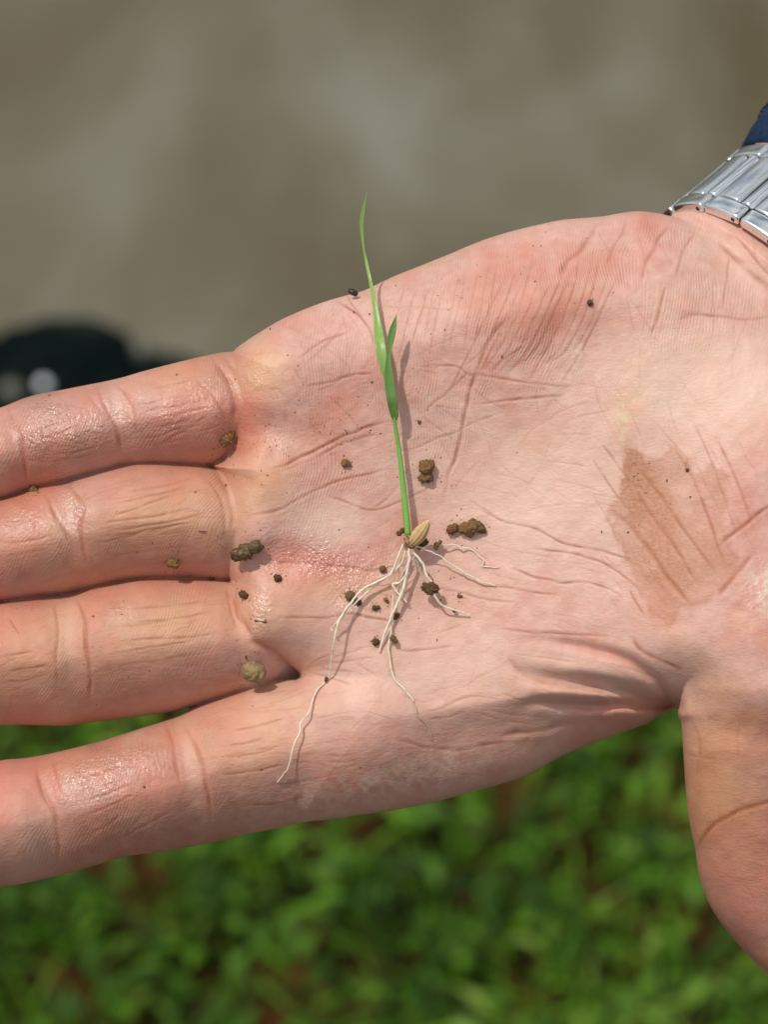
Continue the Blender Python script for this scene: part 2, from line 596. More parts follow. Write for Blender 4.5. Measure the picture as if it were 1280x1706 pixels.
def thumb_eval(x, y):
    xl, xr = np.interp(y, thly, thlx), np.interp(y, thry, thrx)
    xc, h = (xl + xr) / 2, (xr - xl) / 2
    L = 120.0
    u = np.clip((y - (1790 - L)) / L, 0, 3)
    cl = np.where(u < 1, np.sqrt(np.maximum(1 - u ** 2.2, 0)), -(u - 1))
    g = np.minimum(h * cl - np.abs(x - xc), y - 1010)
    hh = np.maximum(h * np.maximum(cl, 0.001), 1)
    t = np.clip(np.abs(x - xc) / hh, 0, 1)
    p = 2.1
    prof = (1 - t ** p) ** (1 / p)
    lv = np.interp(y, [1000, 1150, 1250, 1400, 1550, 1700], [60, 52, 20, -48, -120, -210])
    T = 118 * np.maximum(cl, 0.05) ** 0.8
    fd = 1 - sstep(960, 1200, y)
    fr = lv - 118 + T * prof - 110 * fd
    bk = lv - 118 - T * prof + 60 * fd
    return g, fr, np.minimum(bk, fr)


# forearm: a tilted elliptic cylinder running up and away under the watch
ARM_K = np.array([1280.0, 557.0, -196.0])
AXY = np.array([0.76, -0.65])
NXY = np.array([0.65, 0.76])
ARM_S, ARM_C = 0.45, 0.893
ARM_A = np.array([AXY[0] * ARM_C, AXY[1] * ARM_C, -ARM_S])
ARM_N = np.array([NXY[0], NXY[1], 0.0])
ARM_M = np.array([AXY[0] * ARM_S, AXY[1] * ARM_S, ARM_C])
ARM_R1, ARM_R2 = 256.0, 186.0


def arm_eval(x, y):
    dx, dy = x - ARM_K[0], y - ARM_K[1]
    A = dx * AXY[0] + dy * AXY[1]
    q = dx * NXY[0] + dy * NXY[1]
    sn = np.sqrt(np.maximum(1 - (q / ARM_R1) ** 2, 0))
    g = ARM_R1 - np.abs(q)

    def z(sg):
        t = (A - ARM_R2 * sg * sn * ARM_S) / ARM_C
        tt = np.where(t > 0, t, 0.0)
        neg = np.where(t < 0, t, 0.0)
        return ARM_K[2] - tt * ARM_S + sg * ARM_R2 * sn * ARM_C + neg * 0.35, t
    zf, tf = z(1)
    zb, tb = z(-1)
    g = np.minimum(g, np.minimum(A + 190, 560 - A))
    return g, zf, np.minimum(zb, zf)


def smax(a, b, k):
    h = np.maximum(k - np.abs(a - b), 0) / k
    return np.maximum(a, b) + h * h * k * 0.25


def G_of(x, y):
    g = poly_sd(PALM, x, y)
    for f in FING.values():
        g = np.maximum(g, fing_eval(f, x, y)[0])
    g = np.maximum(g, thumb_eval(x, y)[0])
    return np.maximum(g, arm_eval(x, y)[0])


NEG = -1e5


def hand_eval(x, y):
    pd, pf, pb = palm_eval(x, y)
    fr = np.where(pd >= -0.01, pf, NEG)
    bk = np.where(pd >= -0.01, pb, -NEG)
    ff, fb = np.full(x.shape, NEG), np.full(x.shape, -NEG)
    for f in FING.values():
        g, a, b = fing_eval(f, x, y)
        ok = g >= -0.01
        ff = np.where(ok, np.maximum(ff, a), ff)
        fb = np.where(ok, np.minimum(fb, b), fb)
    k = 6 + 74 * sstep(325, 410, x)
    fr = smax(fr, ff, k)
    bk = -smax(-bk, -fb, k)
    g, a, b = thumb_eval(x, y)
    ok = g >= -0.01
    fr = smax(fr, np.where(ok, a, NEG), 80)
    bk = -smax(-bk, -np.where(ok, b, -NEG), 80)
    g, a, b = arm_eval(x, y)
    ok = g >= -0.01
    fr = smax(fr, np.where(ok, a, NEG), 40)
    bk = -smax(-bk, -np.where(ok, b, -NEG), 40)
    return fr, bk


# ---- skin lines: (points, depth px, sigma px, dirt)
LINES = []


def ln(pts, d=2.0, s=2.2, dirt=0.35):
    LINES.append((pts, d, s, dirt))


# palm
ln([(500, 645), (547, 637), (594, 624), (631, 621)], 2.6, 2.4, .6)
ln([(490, 600), (531, 574), (556, 562), (590, 549)], 1.8, 2.2, .4)
ln([(505, 610), (522, 596), (547, 574), (570, 545)], 1.4, 2, .3)
ln([(556, 500), (590, 518), (609, 537), (620, 556), (623, 585)], 2.6, 2.4, .5)
ln([(575, 492), (598, 520), (612, 545)], 1.4, 2, .3)
ln([(625, 480), (622, 505), (624, 540)], 2.2, 3, .2)
ln([(631, 507), (656, 510), (719, 513), (770, 520)], 1.2, 2.2, .2)
ln([(675, 612), (719, 609), (759, 610), (781, 624), (800, 624), (850, 632), (913, 641), (991, 643)], 2.0, 2.4, .4)
ln([(868, 500), (853, 527), (831, 546), (812, 574), (797, 612), (781, 659), (772, 706), (762, 752), (745, 800), (735, 850)], 4.6, 3.2, .45)
ln([(800, 674), (844, 668), (900, 664), (950, 655)], 2.4, 2.4, .4)
ln([(815, 625), (828, 609), (859, 587), (885, 572)], 1.5, 2, .5)
ln([(700, 692), (722, 672), (744, 656), (775, 627), (800, 610)], 1.8, 2.2, .25)
ln([(650, 752), (694, 745), (735, 728), (769, 715), (800, 700), (850, 685)], 1.8, 2.2, .25)
ln([(700, 692), (715, 703), (760, 735)], 1.3, 2.2, .2)
ln([(440, 785), (471, 775), (512, 756), (553, 736), (594, 718), (625, 707), (655, 699)], 3.4, 2.7, 1.0)
ln([(520, 765), (560, 744), (600, 730), (650, 722)], 2.0, 2.2, .4)
ln([(395, 862), (422, 858), (460, 851), (489, 835), (524, 818), (565, 800), (620, 787), (665, 772)], 3.0, 2.6, .5)
ln([(533, 821), (571, 835), (609, 847), (640, 846), (690, 825), (730, 805)], 2.0, 2.3, .5)
ln([(620, 848), (645, 830), (668, 805)], 1.5, 2, .3)
ln([(420, 946), (454, 939), (524, 939), (570, 944), (620, 950), (660, 950)], 2.2, 2.4, .4)
ln([(448, 1029), (507, 1029), (548, 1029), (583, 1023), (625, 1030), (680, 1040)], 2.2, 2.4, .6)
ln([(501, 903), (524, 920), (548, 941), (565, 952)], 1.5, 2.2, .2)
ln([(656, 1084), (702, 1083), (735, 1078), (761, 1071)], 1.8, 2.2, .35)
ln([(696, 1188), (735, 1181), (768, 1165), (801, 1160), (840, 1165)], 2.2, 2.4, .3)
ln([(709, 1199), (748, 1194), (781, 1181)], 1.6, 2.2, .3)
ln([(640, 1228), (670, 1234), (709, 1244), (755, 1249), (811, 1242), (860, 1230)], 3.0, 3.0, .4)
for a, (ex, ey) in enumerate([(571, 1101), (637, 1094), (600, 1120), (590, 1142), (560, 1085), (620, 1075)]):
    ln([(502, 1118), ((502 + ex) / 2, (1118 + ey) / 2 - 3), (ex, ey)], 1.8, 2.3, .25)
ln([(780, 835), (839, 868), (889, 880), (936, 903), (975, 913), (1030, 925), (1069, 946), (1089, 962)], 2.3, 2.3, .55)
ln([(874, 911), (928, 919), (975, 928), (1014, 942), (1053, 970), (1077, 997)], 2.3, 2.3, .55)
ln([(839, 942), (889, 960), (936, 970), (971, 970), (1014, 981), (1046, 1001)], 2.1, 2.3, .55)
ln([(780, 979), (839, 977), (889, 987), (944, 991)], 1.8, 2.2, .5)
ln([(700, 975), (760, 985), (800, 996), (870, 1003)], 1.6, 2.2, .4)
ln([(1014, 845), (1053, 880), (1085, 919), (1112, 962), (1163, 1016)], 4.6, 4.2, .7)
ln([(1046, 794), (1085, 856), (1124, 911), (1171, 989)], 3.0, 3.2, .6)
ln([(1053, 766), (1090, 810), (1116, 848), (1155, 903), (1202, 966)], 3.0, 3.2, .6)
ln([(1120, 739), (1155, 798), (1180, 860), (1198, 911), (1214, 954)], 2.2, 2.8, .5)
ln([(1190, 723), (1229, 802), (1260, 888)], 2.0, 2.8, .4)
ln([(1150, 690), (1185, 770), (1215, 850), (1235, 910)], 1.7, 2.6, .3)
ln([(1320, 830), (1280, 846), (1241, 876), (1210, 899), (1194, 915)], 3.8, 3.6, .7)
ln([(1260, 920), (1245, 934), (1217, 970), (1194, 997)], 3.4, 4.5, .5)
ln([(1050, 981), (1065, 1012), (1073, 1028)], 2.2, 2.5, .6)
ln([(985, 760), (1010, 800), (1035, 835), (1060, 862)], 1.8, 2.4, .4)
ln([(1000, 730), (1030, 775), (1060, 815)], 1.5, 2.4, .3)
ln([(819, 1044), (878, 1053), (936, 1055), (983, 1059), (1030, 1062)], 2.6, 2.6, .4)
ln([(831, 1069), (897, 1065), (952, 1073), (999, 1083), (1038, 1094), (1069, 1114), (1100, 1141), (1118, 1168)], 9, 8.5, .25)
ln([(1050, 1052), (1069, 1083), (1116, 1106), (1147, 1122)], 3.2, 3.5, .4)
ln([(811, 1102), (858, 1114), (897, 1126), (944, 1134), (1014, 1147), (1073, 1161), (1122, 1172)], 26, 12, .15)
ln([(839, 1186), (897, 1170), (956, 1174), (1034, 1175), (1124, 1180)], 24, 9, .25)
ln([(842, 1095), (874, 1122), (920, 1140)], 4, 4, .2)
ln([(820, 1225), (860, 1222), (910, 1215), (960, 1200)], 3, 5, .1)
ln([(952, 426), (936, 488), (928, 543), (905, 600)], 3.5, 22, .0)
for kx in range(13):
    x0 = 790 + 15.5 * kx + random.uniform(-4, 4)
    ln([(x0 + 58, 425 + random.uniform(-20, 40)), (x0 + 38, 500), (x0, 580), (x0 - 45, 640 + random.uniform(-30, 30))], random.uniform(1.0, 2.0), 2.0, .45)
for kx in range(10):
    x0 = 650 + 17 * kx + random.uniform(-4, 4)
    ln([(x0 + 30, 470 - kx * 5 + random.uniform(0, 30)), (x0 + 14, 520), (x0 + random.uniform(-6, 6), 590 + random.uniform(-20, 30))], random.uniform(0.8, 1.6), 1.9, .35)
ln([(1112, 469), (1096, 527), (1081, 567)], 2.2, 2.4, .4)
ln([(1217, 422), (1210, 469), (1206, 512)], 1.8, 2.4, .3)
ln([(1120, 539), (1155, 525), (1194, 527), (1240, 531), (1300, 527)], 2.6, 3, .4)
ln([(1195, 402), (1202, 410), (1229, 434), (1256, 457), (1290, 492)], 5, 5, .4)
ln([(1218, 385), (1250, 420), (1290, 470)], 3, 3, .4)
ln([(788, 676), (858, 666), (930, 660)], 1.8, 2.2, .3)
ln([(1000, 370), (987, 391), (967, 418), (948, 434), (930, 470)], 4, 5, .25)
ln([(1120, 372), (1108, 387), (1092, 410), (1077, 441), (1068, 480)], 2.6, 3.2, .25)
ln([(1045, 362), (1038, 387), (1022, 414), (1010, 450)], 2.2, 3.2, .2)
ln([(1160, 385), (1140, 420), (1125, 465)], 1.8, 2.6, .2)
# little finger
ln([(155, 640), (162, 645), (175, 678), (195, 722), (203, 760)], 4.5, 3.4, .35)
ln([(183, 636), (211, 661), (223, 690), (226, 730)], 3.4, 3.2, .3)
ln([(142, 652), (160, 676), (179, 702), (188, 730)], 2.4, 2.6, .2)
ln([(10, 675), (16, 690), (32, 722), (41, 775), (44, 810)], 4.5, 3.6, .35)
ln([(349, 594), (378, 633), (390, 674), (391, 712)], 5.5, 5, .3)
ln([(317, 629), (349, 653), (366, 678), (380, 715)], 2.6, 2.8, .3)
ln([(365, 590), (388, 615), (402, 655)], 3, 3.5, .2)
for a, b, d in [((236, 674), (301, 657), 1.6), ((230, 686), (357, 662), 2.0), ((240, 700), (355, 676), 2.2), ((236, 714), (330, 698), 1.8), ((232, 733), (310, 710), 1.8),
                ((262, 742), (357, 686), 1.6), ((240, 650), (330, 630), 1.0), ((61, 735), (142, 702), 2.2), ((89, 759), (179, 739), 2.0), ((60, 716), (140, 690), 1.6),
                ((70, 684), (105, 672), 1.3), ((75, 770), (165, 752), 1.3)]:
    ln([a, ((a[0] + b[0]) / 2, (a[1] + b[1]) / 2 + 2), b], d, 2.1, .55)
# ring finger
ln([(70, 815), (77, 828), (93, 861), (118, 905), (122, 925)], 4.5, 3.4, .4)
ln([(112, 797), (118, 812), (138, 844), (134, 885), (146, 950)], 4.0, 3.6, .35)
ln([(352, 780), (378, 820), (386, 852), (385, 890)], 4.2, 3.6, .3)
ln([(340, 790), (365, 830), (374, 870), (372, 905)], 3.0, 3.0, .3)
for a, b, d in [((183, 861), (292, 820), 1.7), ((160, 873), (330, 843), 2.3), ((175, 885), (345, 855), 2.2), ((165, 895), (320, 868), 1.6), ((190, 838), (320, 806), 1.6),
                ((150, 905), (250, 882), 1.4), ((200, 820), (330, 795), 1.2), ((5, 905), (90, 890), 2.0), ((0, 925), (80, 912), 1.7), ((8, 870), (80, 858), 1.4), ((170, 925), (330, 905), 1.0)]:
    ln([a, ((a[0] + b[0]) / 2, (a[1] + b[1]) / 2 + 3), b], d, 2.1, .55)
# middle finger
ln([(86, 995), (92, 1015), (97, 1052), (93, 1104), (96, 1150)], 3.4, 3.2, .35)
ln([(120, 990), (138, 1023), (142, 1072), (150, 1129), (150, 1175)], 4.8, 3.6, .55)
ln([(388, 978), (398, 1023), (412, 1045), (425, 1068)], 4.0, 4, .3)
ln([(375, 975), (384, 1015), (395, 1050)], 2.2, 2.8, .3)
ln([(412, 1062), (440, 1076), (467, 1094), (497, 1120)], 7, 7, .2)
for a, b, d in [((215, 1038), (360, 1018), 2.4), ((190, 1068), (370, 1055), 2.3), ((180, 1090), (340, 1062), 1.6), ((200, 1015), (350, 1000), 1.3), ((170, 1045), (300, 1030), 1.4),
                ((0, 1095), (60, 1084), 2.0), ((10, 1118), (85, 1105), 1.8), ((0, 1140), (90, 1120), 1.6), ((180, 1110), (350, 1085), 1.1), ((15, 1030), (35, 1060), 1.5)]:
    ln([a, ((a[0] + b[0]) / 2, (a[1] + b[1]) / 2 + 2), b], d, 2.1, .6)
# index finger
ln([(272, 1200), (276, 1212), (288, 1242), (296, 1285), (301, 1320)], 3.2, 3.4, .25)
ln([(298, 1195), (325, 1242), (341, 1299), (350, 1340), (352, 1380)], 4.2, 3.6, .3)
ln([(58, 1268), (61, 1283), (73, 1324), (89, 1356), (97, 1397), (98, 1440)], 4.2, 4.0, .4)
ln([(86, 1260), (92, 1290), (104, 1330)], 2.0, 3.0, .2)
for a, b, d in [((122, 1295), (215, 1271), 3.4), ((130, 1336), (228, 1303), 3.4), ((138, 1360), (235, 1316), 2.4), ((142, 1393), (205, 1356), 2.4), ((120, 1318), (200, 1300), 1.6),
                ((362, 1291), (488, 1271), 2.6), ((374, 1242), (445, 1228), 1.8), ((380, 1218), (480, 1195), 1.5), ((365, 1262), (470, 1245), 1.4), ((400, 1345), (520, 1325), 1.8),
                ((440, 1310), (560, 1290), 1.3), ((540, 1258), (600, 1254), 1.4), ((545, 1268), (605, 1263), 1.4), ((548, 1278), (600, 1273), 1.3)]:
    ln([a, ((a[0] + b[0]) / 2, (a[1] + b[1]) / 2 + 3), b], d, 2.2, .5)
ln([(195, 1401), (252, 1368), (301, 1344)], 2.4, 2.4, .4)
for kx in range(8):
    ln([(228 + kx * 9, 1225 + kx * 1.5), (232 + kx * 8, 1262), (240 + kx * 8, 1290 + (kx % 3) * 8)], 1.1, 2, .2)
# thumb
ln([(1150, 1420), (1162, 1410), (1190, 1375), (1230, 1352), (1280, 1338), (1340, 1335)], 3.4, 4, 1.2)
ln([(1140, 1250), (1170, 1262), (1200, 1262)], 1.2, 3, .3)
ln([(1152, 1195), (1165, 1230), (1170, 1270)], 1.5, 3, .4)
# fine wrinkles, with a flow per region
def fine(n, x0, x1, y0, y1, ang, spread, lmin, lmax, dmin=.6, dmax=1.3, dirt=.2):
    for _ in range(n):
        x, y = random.uniform(x0, x1), random.uniform(y0, y1)
        a = R(ang + random.gauss(0, spread))
        L = random.uniform(lmin, lmax) / 2
        c = random.uniform(-.12, .12) * L
        dx, dy = math.cos(a) * L, math.sin(a) * L
        ln([(x - dx, y - dy), (x - dy * c / L, y + dx * c / L), (x + dx, y + dy)], random.uniform(dmin, dmax) * 0.8, random.uniform(1.4, 1.9), dirt)


fine(40, 430, 760, 560, 1000, -18, 18, 40, 120)
fine(26, 430, 620, 540, 760, 35, 30, 30, 90)
fine(24, 650, 1000, 600, 800, 0, 50, 40, 120)
fine(24, 780, 1050, 800, 1060, 18, 14, 50, 160)
fine(28, 1000, 1270, 640, 1000, 62, 8, 60, 160)
fine(22, 1000, 1280, 380, 620, 100, 30, 30, 110)
fine(20, 560, 860, 1040, 1240, -5, 30, 40, 120)
fine(30, 450, 800, 1200, 1330, -8, 20, 40, 120)
fine(16, 840, 1080, 1090, 1200, 10, 6, 50, 140, .8, 1.8)
fine(36, 210, 370, 610, 760, -15, 8, 30, 90)
fine(46, 160, 370, 800, 950, -14, 8, 40, 110)
fine(46, 160, 380, 985, 1150, -8, 8, 40, 110)
fine(30, 0, 110, 990, 1190, -10, 25, 20, 70)
fine(30, 0, 110, 840, 980, -10, 25, 20, 60)
fine(30, 50, 180, 670, 780, -18, 20, 20, 60)
fine(40, 100, 290, 1250, 1420, -20, 20, 20, 80)
fine(40, 90, 280, 1250, 1420, 80, 14, 15, 50)
fine(40, 340, 540, 1150, 1360, -12, 12, 30, 110)
fine(20, 1150, 1280, 1200, 1500, -60, 40, 20, 70)


def build_hand():
    px = 1.6
    xs = np.concatenate([np.linspace(-420, -12, 90), np.arange(-8, 1290, px), np.linspace(1294, 1760, 100)])
    ys = np.concatenate([np.linspace(20, 325, 40), np.arange(330, 1640, px), np.linspace(1644, 1830, 44)])
    X, Y = np.meshgrid(xs, ys)
    Gv = G_of(X, Y)
    ny, nx = X.shape
    inside = Gv > 0
    cell = inside[:-1, :-1] | inside[1:, :-1] | inside[:-1, 1:] | inside[1:, 1:]
    used = np.zeros_like(inside)
    used[:-1, :-1] |= cell; used[1:, :-1] |= cell; used[:-1, 1:] |= cell; used[1:, 1:] |= cell
    rim = used & ~inside
    # pull rim vertices onto the outline
    rx, ry = X[rim].copy(), Y[rim].copy()
    for _ in range(4):
        g = G_of(rx, ry)
        e = 0.4
        gx = (G_of(rx + e, ry) - G_of(rx - e, ry)) / (2 * e)
        gy = (G_of(rx, ry + e) - G_of(rx, ry - e)) / (2 * e)
        n2 = np.maximum(gx * gx + gy * gy, 0.15)
        st = np.clip(-(g - 0.02) / n2, -4, 4)
        rx += st * gx * 0.9
        ry += st * gy * 0.9
    X[rim], Y[rim] = rx, ry
    fr, bk = hand_eval(X, Y)
    bad = used & ((fr < -5000) | (bk > 5000))
    # the few rim points left outside every part take the nearest good height
    if bad.any():
        gi = used & ~bad
        for _ in range(6):
            for dj, di in ((0, 1), (0, -1), (1, 0), (-1, 0)):
                s = np.roll(np.roll(gi, dj, 0), di, 1)
                m = bad & s
                fr[m] = np.roll(np.roll(fr, dj, 0), di, 1)[m]
                bk[m] = np.roll(np.roll(bk, dj, 0), di, 1)[m]
                bad &= ~m
                gi |= m
    # relief: skin lines
    rel = np.zeros_like(X)
    dirt = np.zeros_like(X)
    crease = np.zeros_like(X)
    for pts, d, s, dr in LINES:
        P = smooth_poly(pts, 5)
        P = P + np.stack([vnoise(P[:, 0], P[:, 1], 23, 5), vnoise(P[:, 0], P[:, 1], 23, 6)], 1) * 1.6
        mg = 4 * s + 4
        i0, i1 = np.searchsorted(xs, [P[:, 0].min() - mg, P[:, 0].max() + mg])
        j0, j1 = np.searchsorted(ys, [P[:, 1].min() - mg, P[:, 1].max() + mg])
        if i1 - i0 < 2 or j1 - j0 < 2:
            continue
        x, y = X[j0:j1, i0:i1], Y[j0:j1, i0:i1]
        seg = np.diff(P, axis=0)
        ln_ = np.hypot(seg[:, 0], seg[:, 1])
        cum = np.concatenate([[0], np.cumsum(ln_)])
        tot = cum[-1]
        best = np.full(x.shape, 1e9)
        arc = np.zeros(x.shape)
        for i in range(len(seg)):
            ex, ey = seg[i]
            ax, ay = P[i]
            t = np.clip(((x - ax) * ex + (y - ay) * ey) / (ln_[i] ** 2 + 1e-9), 0, 1)
            dd = np.hypot(x - ax - t * ex, y - ay - t * ey)
            m = dd < best
            best = np.where(m, dd, best)
            arc = np.where(m, cum[i] + t * ln_[i], arc)
        u = arc / max(tot, 1e-6)
        tap = np.clip(np.minimum(u, 1 - u) / 0.22, 0, 1)
        tap = tap * tap * (3 - 2 * tap)
        if s > 8:      # the folds of the thumb web stay deep towards the thumb
            tap = sstep(0.0, 0.62, u)
        if s < 8:
            tap = tap * (0.75 + 0.35 * vnoise(x, y, 17, 9))
        core = np.exp(-(best / s) ** 2)
        rel[j0:j1, i0:i1] += tap * d * (1.0 if s > 4.5 else (0.42 if d < 4 else (0.72 if P[:, 0].mean() < 430 else 0.5))) * (-core + 0.14 * np.exp(-((best - 2.1 * s) / (0.9 * s)) ** 2))
        crease[j0:j1, i0:i1] = np.maximum(crease[j0:j1, i0:i1], core * tap * min(1, d / 4))
        dirt[j0:j1, i0:i1] = np.maximum(dirt[j0:j1, i0:i1], np.exp(-(best / (min(s, 4) * 0.85)) ** 2) * tap * (0.35 + dr) * min(1, d / 1.7) * (1.0 if s < 8 else 0.3))
    rel += 1.2 * vnoise(X, Y, 46, 1) + 0.8 * vnoise(X, Y, 21, 2) + 0.30 * vnoise(X, Y, 9, 3) + 2.2 * vnoise(X, Y, 110, 4)
    thick = np.clip((fr - bk) / 60.0, 0, 1)
    gd = np.clip(Gv / 6.0, 0, 1)
    fz = fr + rel * gd * thick
    bz = bk
    rimz = np.where(rim, (fr + bk) / 2, 0)
    fz = np.where(rim, rimz, fz)

    # ---- skin fields
    x, y = X, Y
    red = (0.55 * blob(x, y, 590, 925, 70, 32, -12) + 0.5 * blob(x, y, 470, 930, 60, 30) + 0.6 * blob(x, y, 405, 690, 40, 60)
           + 1.6 * blob(x, y, -8, 1355, 26, 34) + 0.35 * blob(x, y, 540, 700, 120, 40, -20) + 0.35 * blob(x, y, 930, 520, 70, 120, 25)
           + 0.35 * blob(x, y, 1180, 430, 70, 40) + 0.8 * blob(x, y, 1115, 600, 11, 9) + 0.35 * blob(x, y, 420, 1060, 50, 30) + 0.4 * blob(x, y, 180, 1350, 110, 60, -12)
           + 0.35 * blob(x, y, 130, 720, 120, 40, -15) + 0.4 * blob(x, y, 30, 900, 80, 60) + 0.4 * blob(x, y, 1120, 1000, 70, 40, 40) + 0.45 * blob(x, y, 1260, 1440, 90, 110)
           + 0.35 * blob(x, y, 620, 1060, 90, 50) - 0.75 * blob(x, y, 545, 872, 48, 26, 10))
    red += 0.40 * vnoise(x, y, 85, 21) + 0.26 * vnoise(x, y, 33, 22) + 0.16 * vnoise(x, y, 14, 23) + 0.5 * crease
    for f in FING.values():
        g = fing_eval(f, x, y)[0]
        red += np.where((g > 0) & (x < 420), 0.30 * np.exp(-g / 28.0), 0)
    pale = (0.75 * blob(x, y, 545, 872, 48, 26, 10) + 0.9 * blob(x, y, 900, 830, 150, 95, 20) + 0.8 * blob(x, y, 1170, 640, 150, 85) + 0.4 * blob(x, y, 700, 1110, 150, 60) + 0.6 * blob(x, y, 1230, 440, 50, 24, 40) + 0.45 * blob(x, y, 1180, 640, 110, 60)
            + 0.35 * blob(x, y, 700, 1120, 160, 60) + 0.4 * blob(x, y, 110, 1040, 18, 40) + 0.4 * blob(x, y, 105, 850, 16, 40, 20) + 0.35 * blob(x, y, 190, 680, 16, 36)
            + 0.35 * blob(x, y, 40, 1400, 50, 60) + 0.25 * blob(x, y, 1120, 1080, 60, 40) + 0.35 * blob(x, y, 318, 1270, 12, 60, -10) + 0.35 * blob(x, y, 1000, 1130, 100, 14, 12))
    yel = (0.9 * blob(x, y, 437, 622, 30, 34) + 0.6 * blob(x, y, 440, 805, 34, 40, 20) + 0.5 * blob(x, y, 290, 1040, 90, 40, -6) + 0.45 * blob(x, y, 270, 860, 90, 40, -10)
           + 0.45 * blob(x, y, 430, 1215, 80, 50, -10) + 0.5 * blob(x, y, 590, 985, 60, 24) + 0.35 * blob(x, y, 420, 1010, 40, 40) + 0.6 * blob(x, y, 1190, 1300, 60, 130, 5)
           + 0.5 * blob(x, y, 1040, 700, 18, 50, 10) + 0.4 * blob(x, y, 60, 1120, 50, 70) + 0.3 * blob(x, y, 290, 630, 60, 30))
    yel = np.clip(yel + 0.14 * vnoise(x, y, 60, 31) + 0.1 * vnoise(x, y, 23, 33), 0, 1)
    SP = [(1046, 748), (1060, 752), (1075, 768), (1098, 760), (1128, 738), (1150, 765), (1162, 790), (1190, 768), (1212, 792), (1218, 830), (1205, 870), (1232, 930), (1210, 985),
          (1165, 1012), (1140, 1020), (1118, 1046), (1085, 1020), (1066, 990), (1046, 950), (1024, 890), (1010, 852), (1030, 815), (1046, 795)]
    sdv = poly_sd(np.array(SP, float), x, y) + 7 * vnoise(x, y, 22, 41) + 4 * vnoise(x, y, 9, 42)
    stain = sstep(-6, 7, sdv) * (0.42 + 0.12 * sstep(14, 2, sdv) + 0.45 * blob(x, y, 1085, 850, 30, 110, -28) + 0.16 * vnoise(x, y, 26, 43)) * (1 - 0.1 * blob(x, y, 1190, 850, 50, 70))
    stain += 0.8 * blob(x, y, 1053, 772, 9, 20, -8) + 0.25 * blob(x, y, 1175, 1260, 18, 60, 10) * np.clip(0.5 + vnoise(x, y, 14, 45), 0, 1)
    stain += 0.55 * blob(x, y, 1225, 1360, 34, 7, -18) * np.clip(0.7 + vnoise(x, y, 8, 46), 0, 1.2)
    stain += 0.30 * blob(x, y, 1160, 1340, 16, 60, -8) * np.clip(0.5 + vnoise(x, y, 10, 47), 0, 1)
    stain += 0.35 * blob(x, y, 150, 1110, 10, 40, -8) * np.clip(0.5 + vnoise(x, y, 7, 48), 0, 1) + 0.25 * blob(x, y, 490, 700, 70, 22, -10) * np.clip(vnoise(x, y, 9, 49) * 1.6, 0, 1)
    stain += 0.22 * blob(x, y, 440, 745, 40, 12, 10)
    dust_glint = (1.0 * blob(x, y, 1042, 690, 9, 45, 12) + 0.8 * blob(x, y, 960, 600, 14, 34, 20) + 0.5 * blob(x, y, 1013, 575, 7, 5) + 0.35 * blob(x, y, 905, 590, 10, 20)) * np.clip(vnoise(x, y, 8, 51) + 0.15 + 0.5 * vnoise(x, y, 4.3, 52), 0, 1)
    dust_glint += 0.5 * blob(x, y, 640, 1300, 170, 22, -12) * np.clip(0.45 + vnoise(x, y, 9, 57) + 0.6 * vnoise(x, y, 4.5, 58), 0, 1)
    dust_glint += 1.1 * blob(x, y, 1282, 985, 20, 26) * np.clip(0.55 + vnoise(x, y, 8, 59) + 0.5 * vnoise(x, y, 4, 60), 0, 1)  # pale patch paints a wet highlight into the skin colour
    dust_glint += 0.25 * np.clip(vnoise(x, y, 12, 55) + vnoise(x, y, 5, 56) - 0.9, 0, 1) * blob(x, y, 1150, 500, 140, 120)
    wet = (0.9 * blob(x, y, 60, 700, 26, 44, 10) + 0.75 * blob(x, y, 130, 720, 60, 30, -15) + 0.9 * blob(x, y, 118, 850, 18, 44, -12) + 0.5 * blob(x, y, 30, 860, 50, 26) + 0.8 * blob(x, y, 170, 1290, 60, 40, -14)
           + 0.9 * blob(x, y, 432, 1012, 13, 24) + 0.8 * blob(x, y, 490, 915, 60, 22, 10) + 0.7 * blob(x, y, 560, 945, 70, 18) + 0.6 * blob(x, y, 430, 745, 30, 14) + 0.7 * blob(x, y, 585, 1000, 26, 22)
           + 0.9 * blob(x, y, 1280, 985, 24, 34) + 0.5 * blob(x, y, 200, 1020, 16, 10) + 0.5 * blob(x, y, 290, 690, 70, 40, -14) + 0.5 * blob(x, y, 650, 500, 30, 14, -20) + 0.4 * blob(x, y, 400, 640, 40, 50)
           + 0.35 * blob(x, y, 60, 1000, 70, 14))
    wet = np.clip(wet * (0.75 + 0.5 * vnoise(x, y, 24, 61)), 0, 1)
    tan = (0.85 * sstep(450, 330, x) + 1.25 * blob(x, y, 1240, 1430, 150, 190) + 0.65 * blob(x, y, 580, 1280, 280, 70, -12) + 0.4 * blob(x, y, 480, 720, 90, 130)  # darker finger and thumb skin, plus shade painted along the turned-away index side
           + 0.30 * blob(x, y, 520, 980, 90, 110) + 0.30 * blob(x, y, 900, 470, 160, 90, -20) - 0.3 * blob(x, y, 900, 800, 150, 120))
    tan = np.clip(tan + 0.16 * vnoise(x, y, 95, 91) + 0.10 * vnoise(x, y, 38, 92) + 0.07 * vnoise(x, y, 16, 93), 0, 1)
    # dermal ridges: a phase whose level lines follow the ridges, and where they show
    wv = sstep(360, 470, x)
    pf = 0.92 * x + 0.42 * (y - 850)
    web_r = np.hypot((x - 395) * 0.8, y - np.select([y < 830, y < 1010], [700, 950], 1110))
    pp = x + 0.16 * (y - 700)
    pot = (1 - wv) * pf + wv * pp + 26 * vnoise(x, y, 170, 71) + 9 * vnoise(x, y, 60, 72)
    gy_, gx_ = np.gradient(pot, ys, xs)
    gm = np.hypot(gx_, gy_)
    phase = 2 * math.pi * pot / 5.0
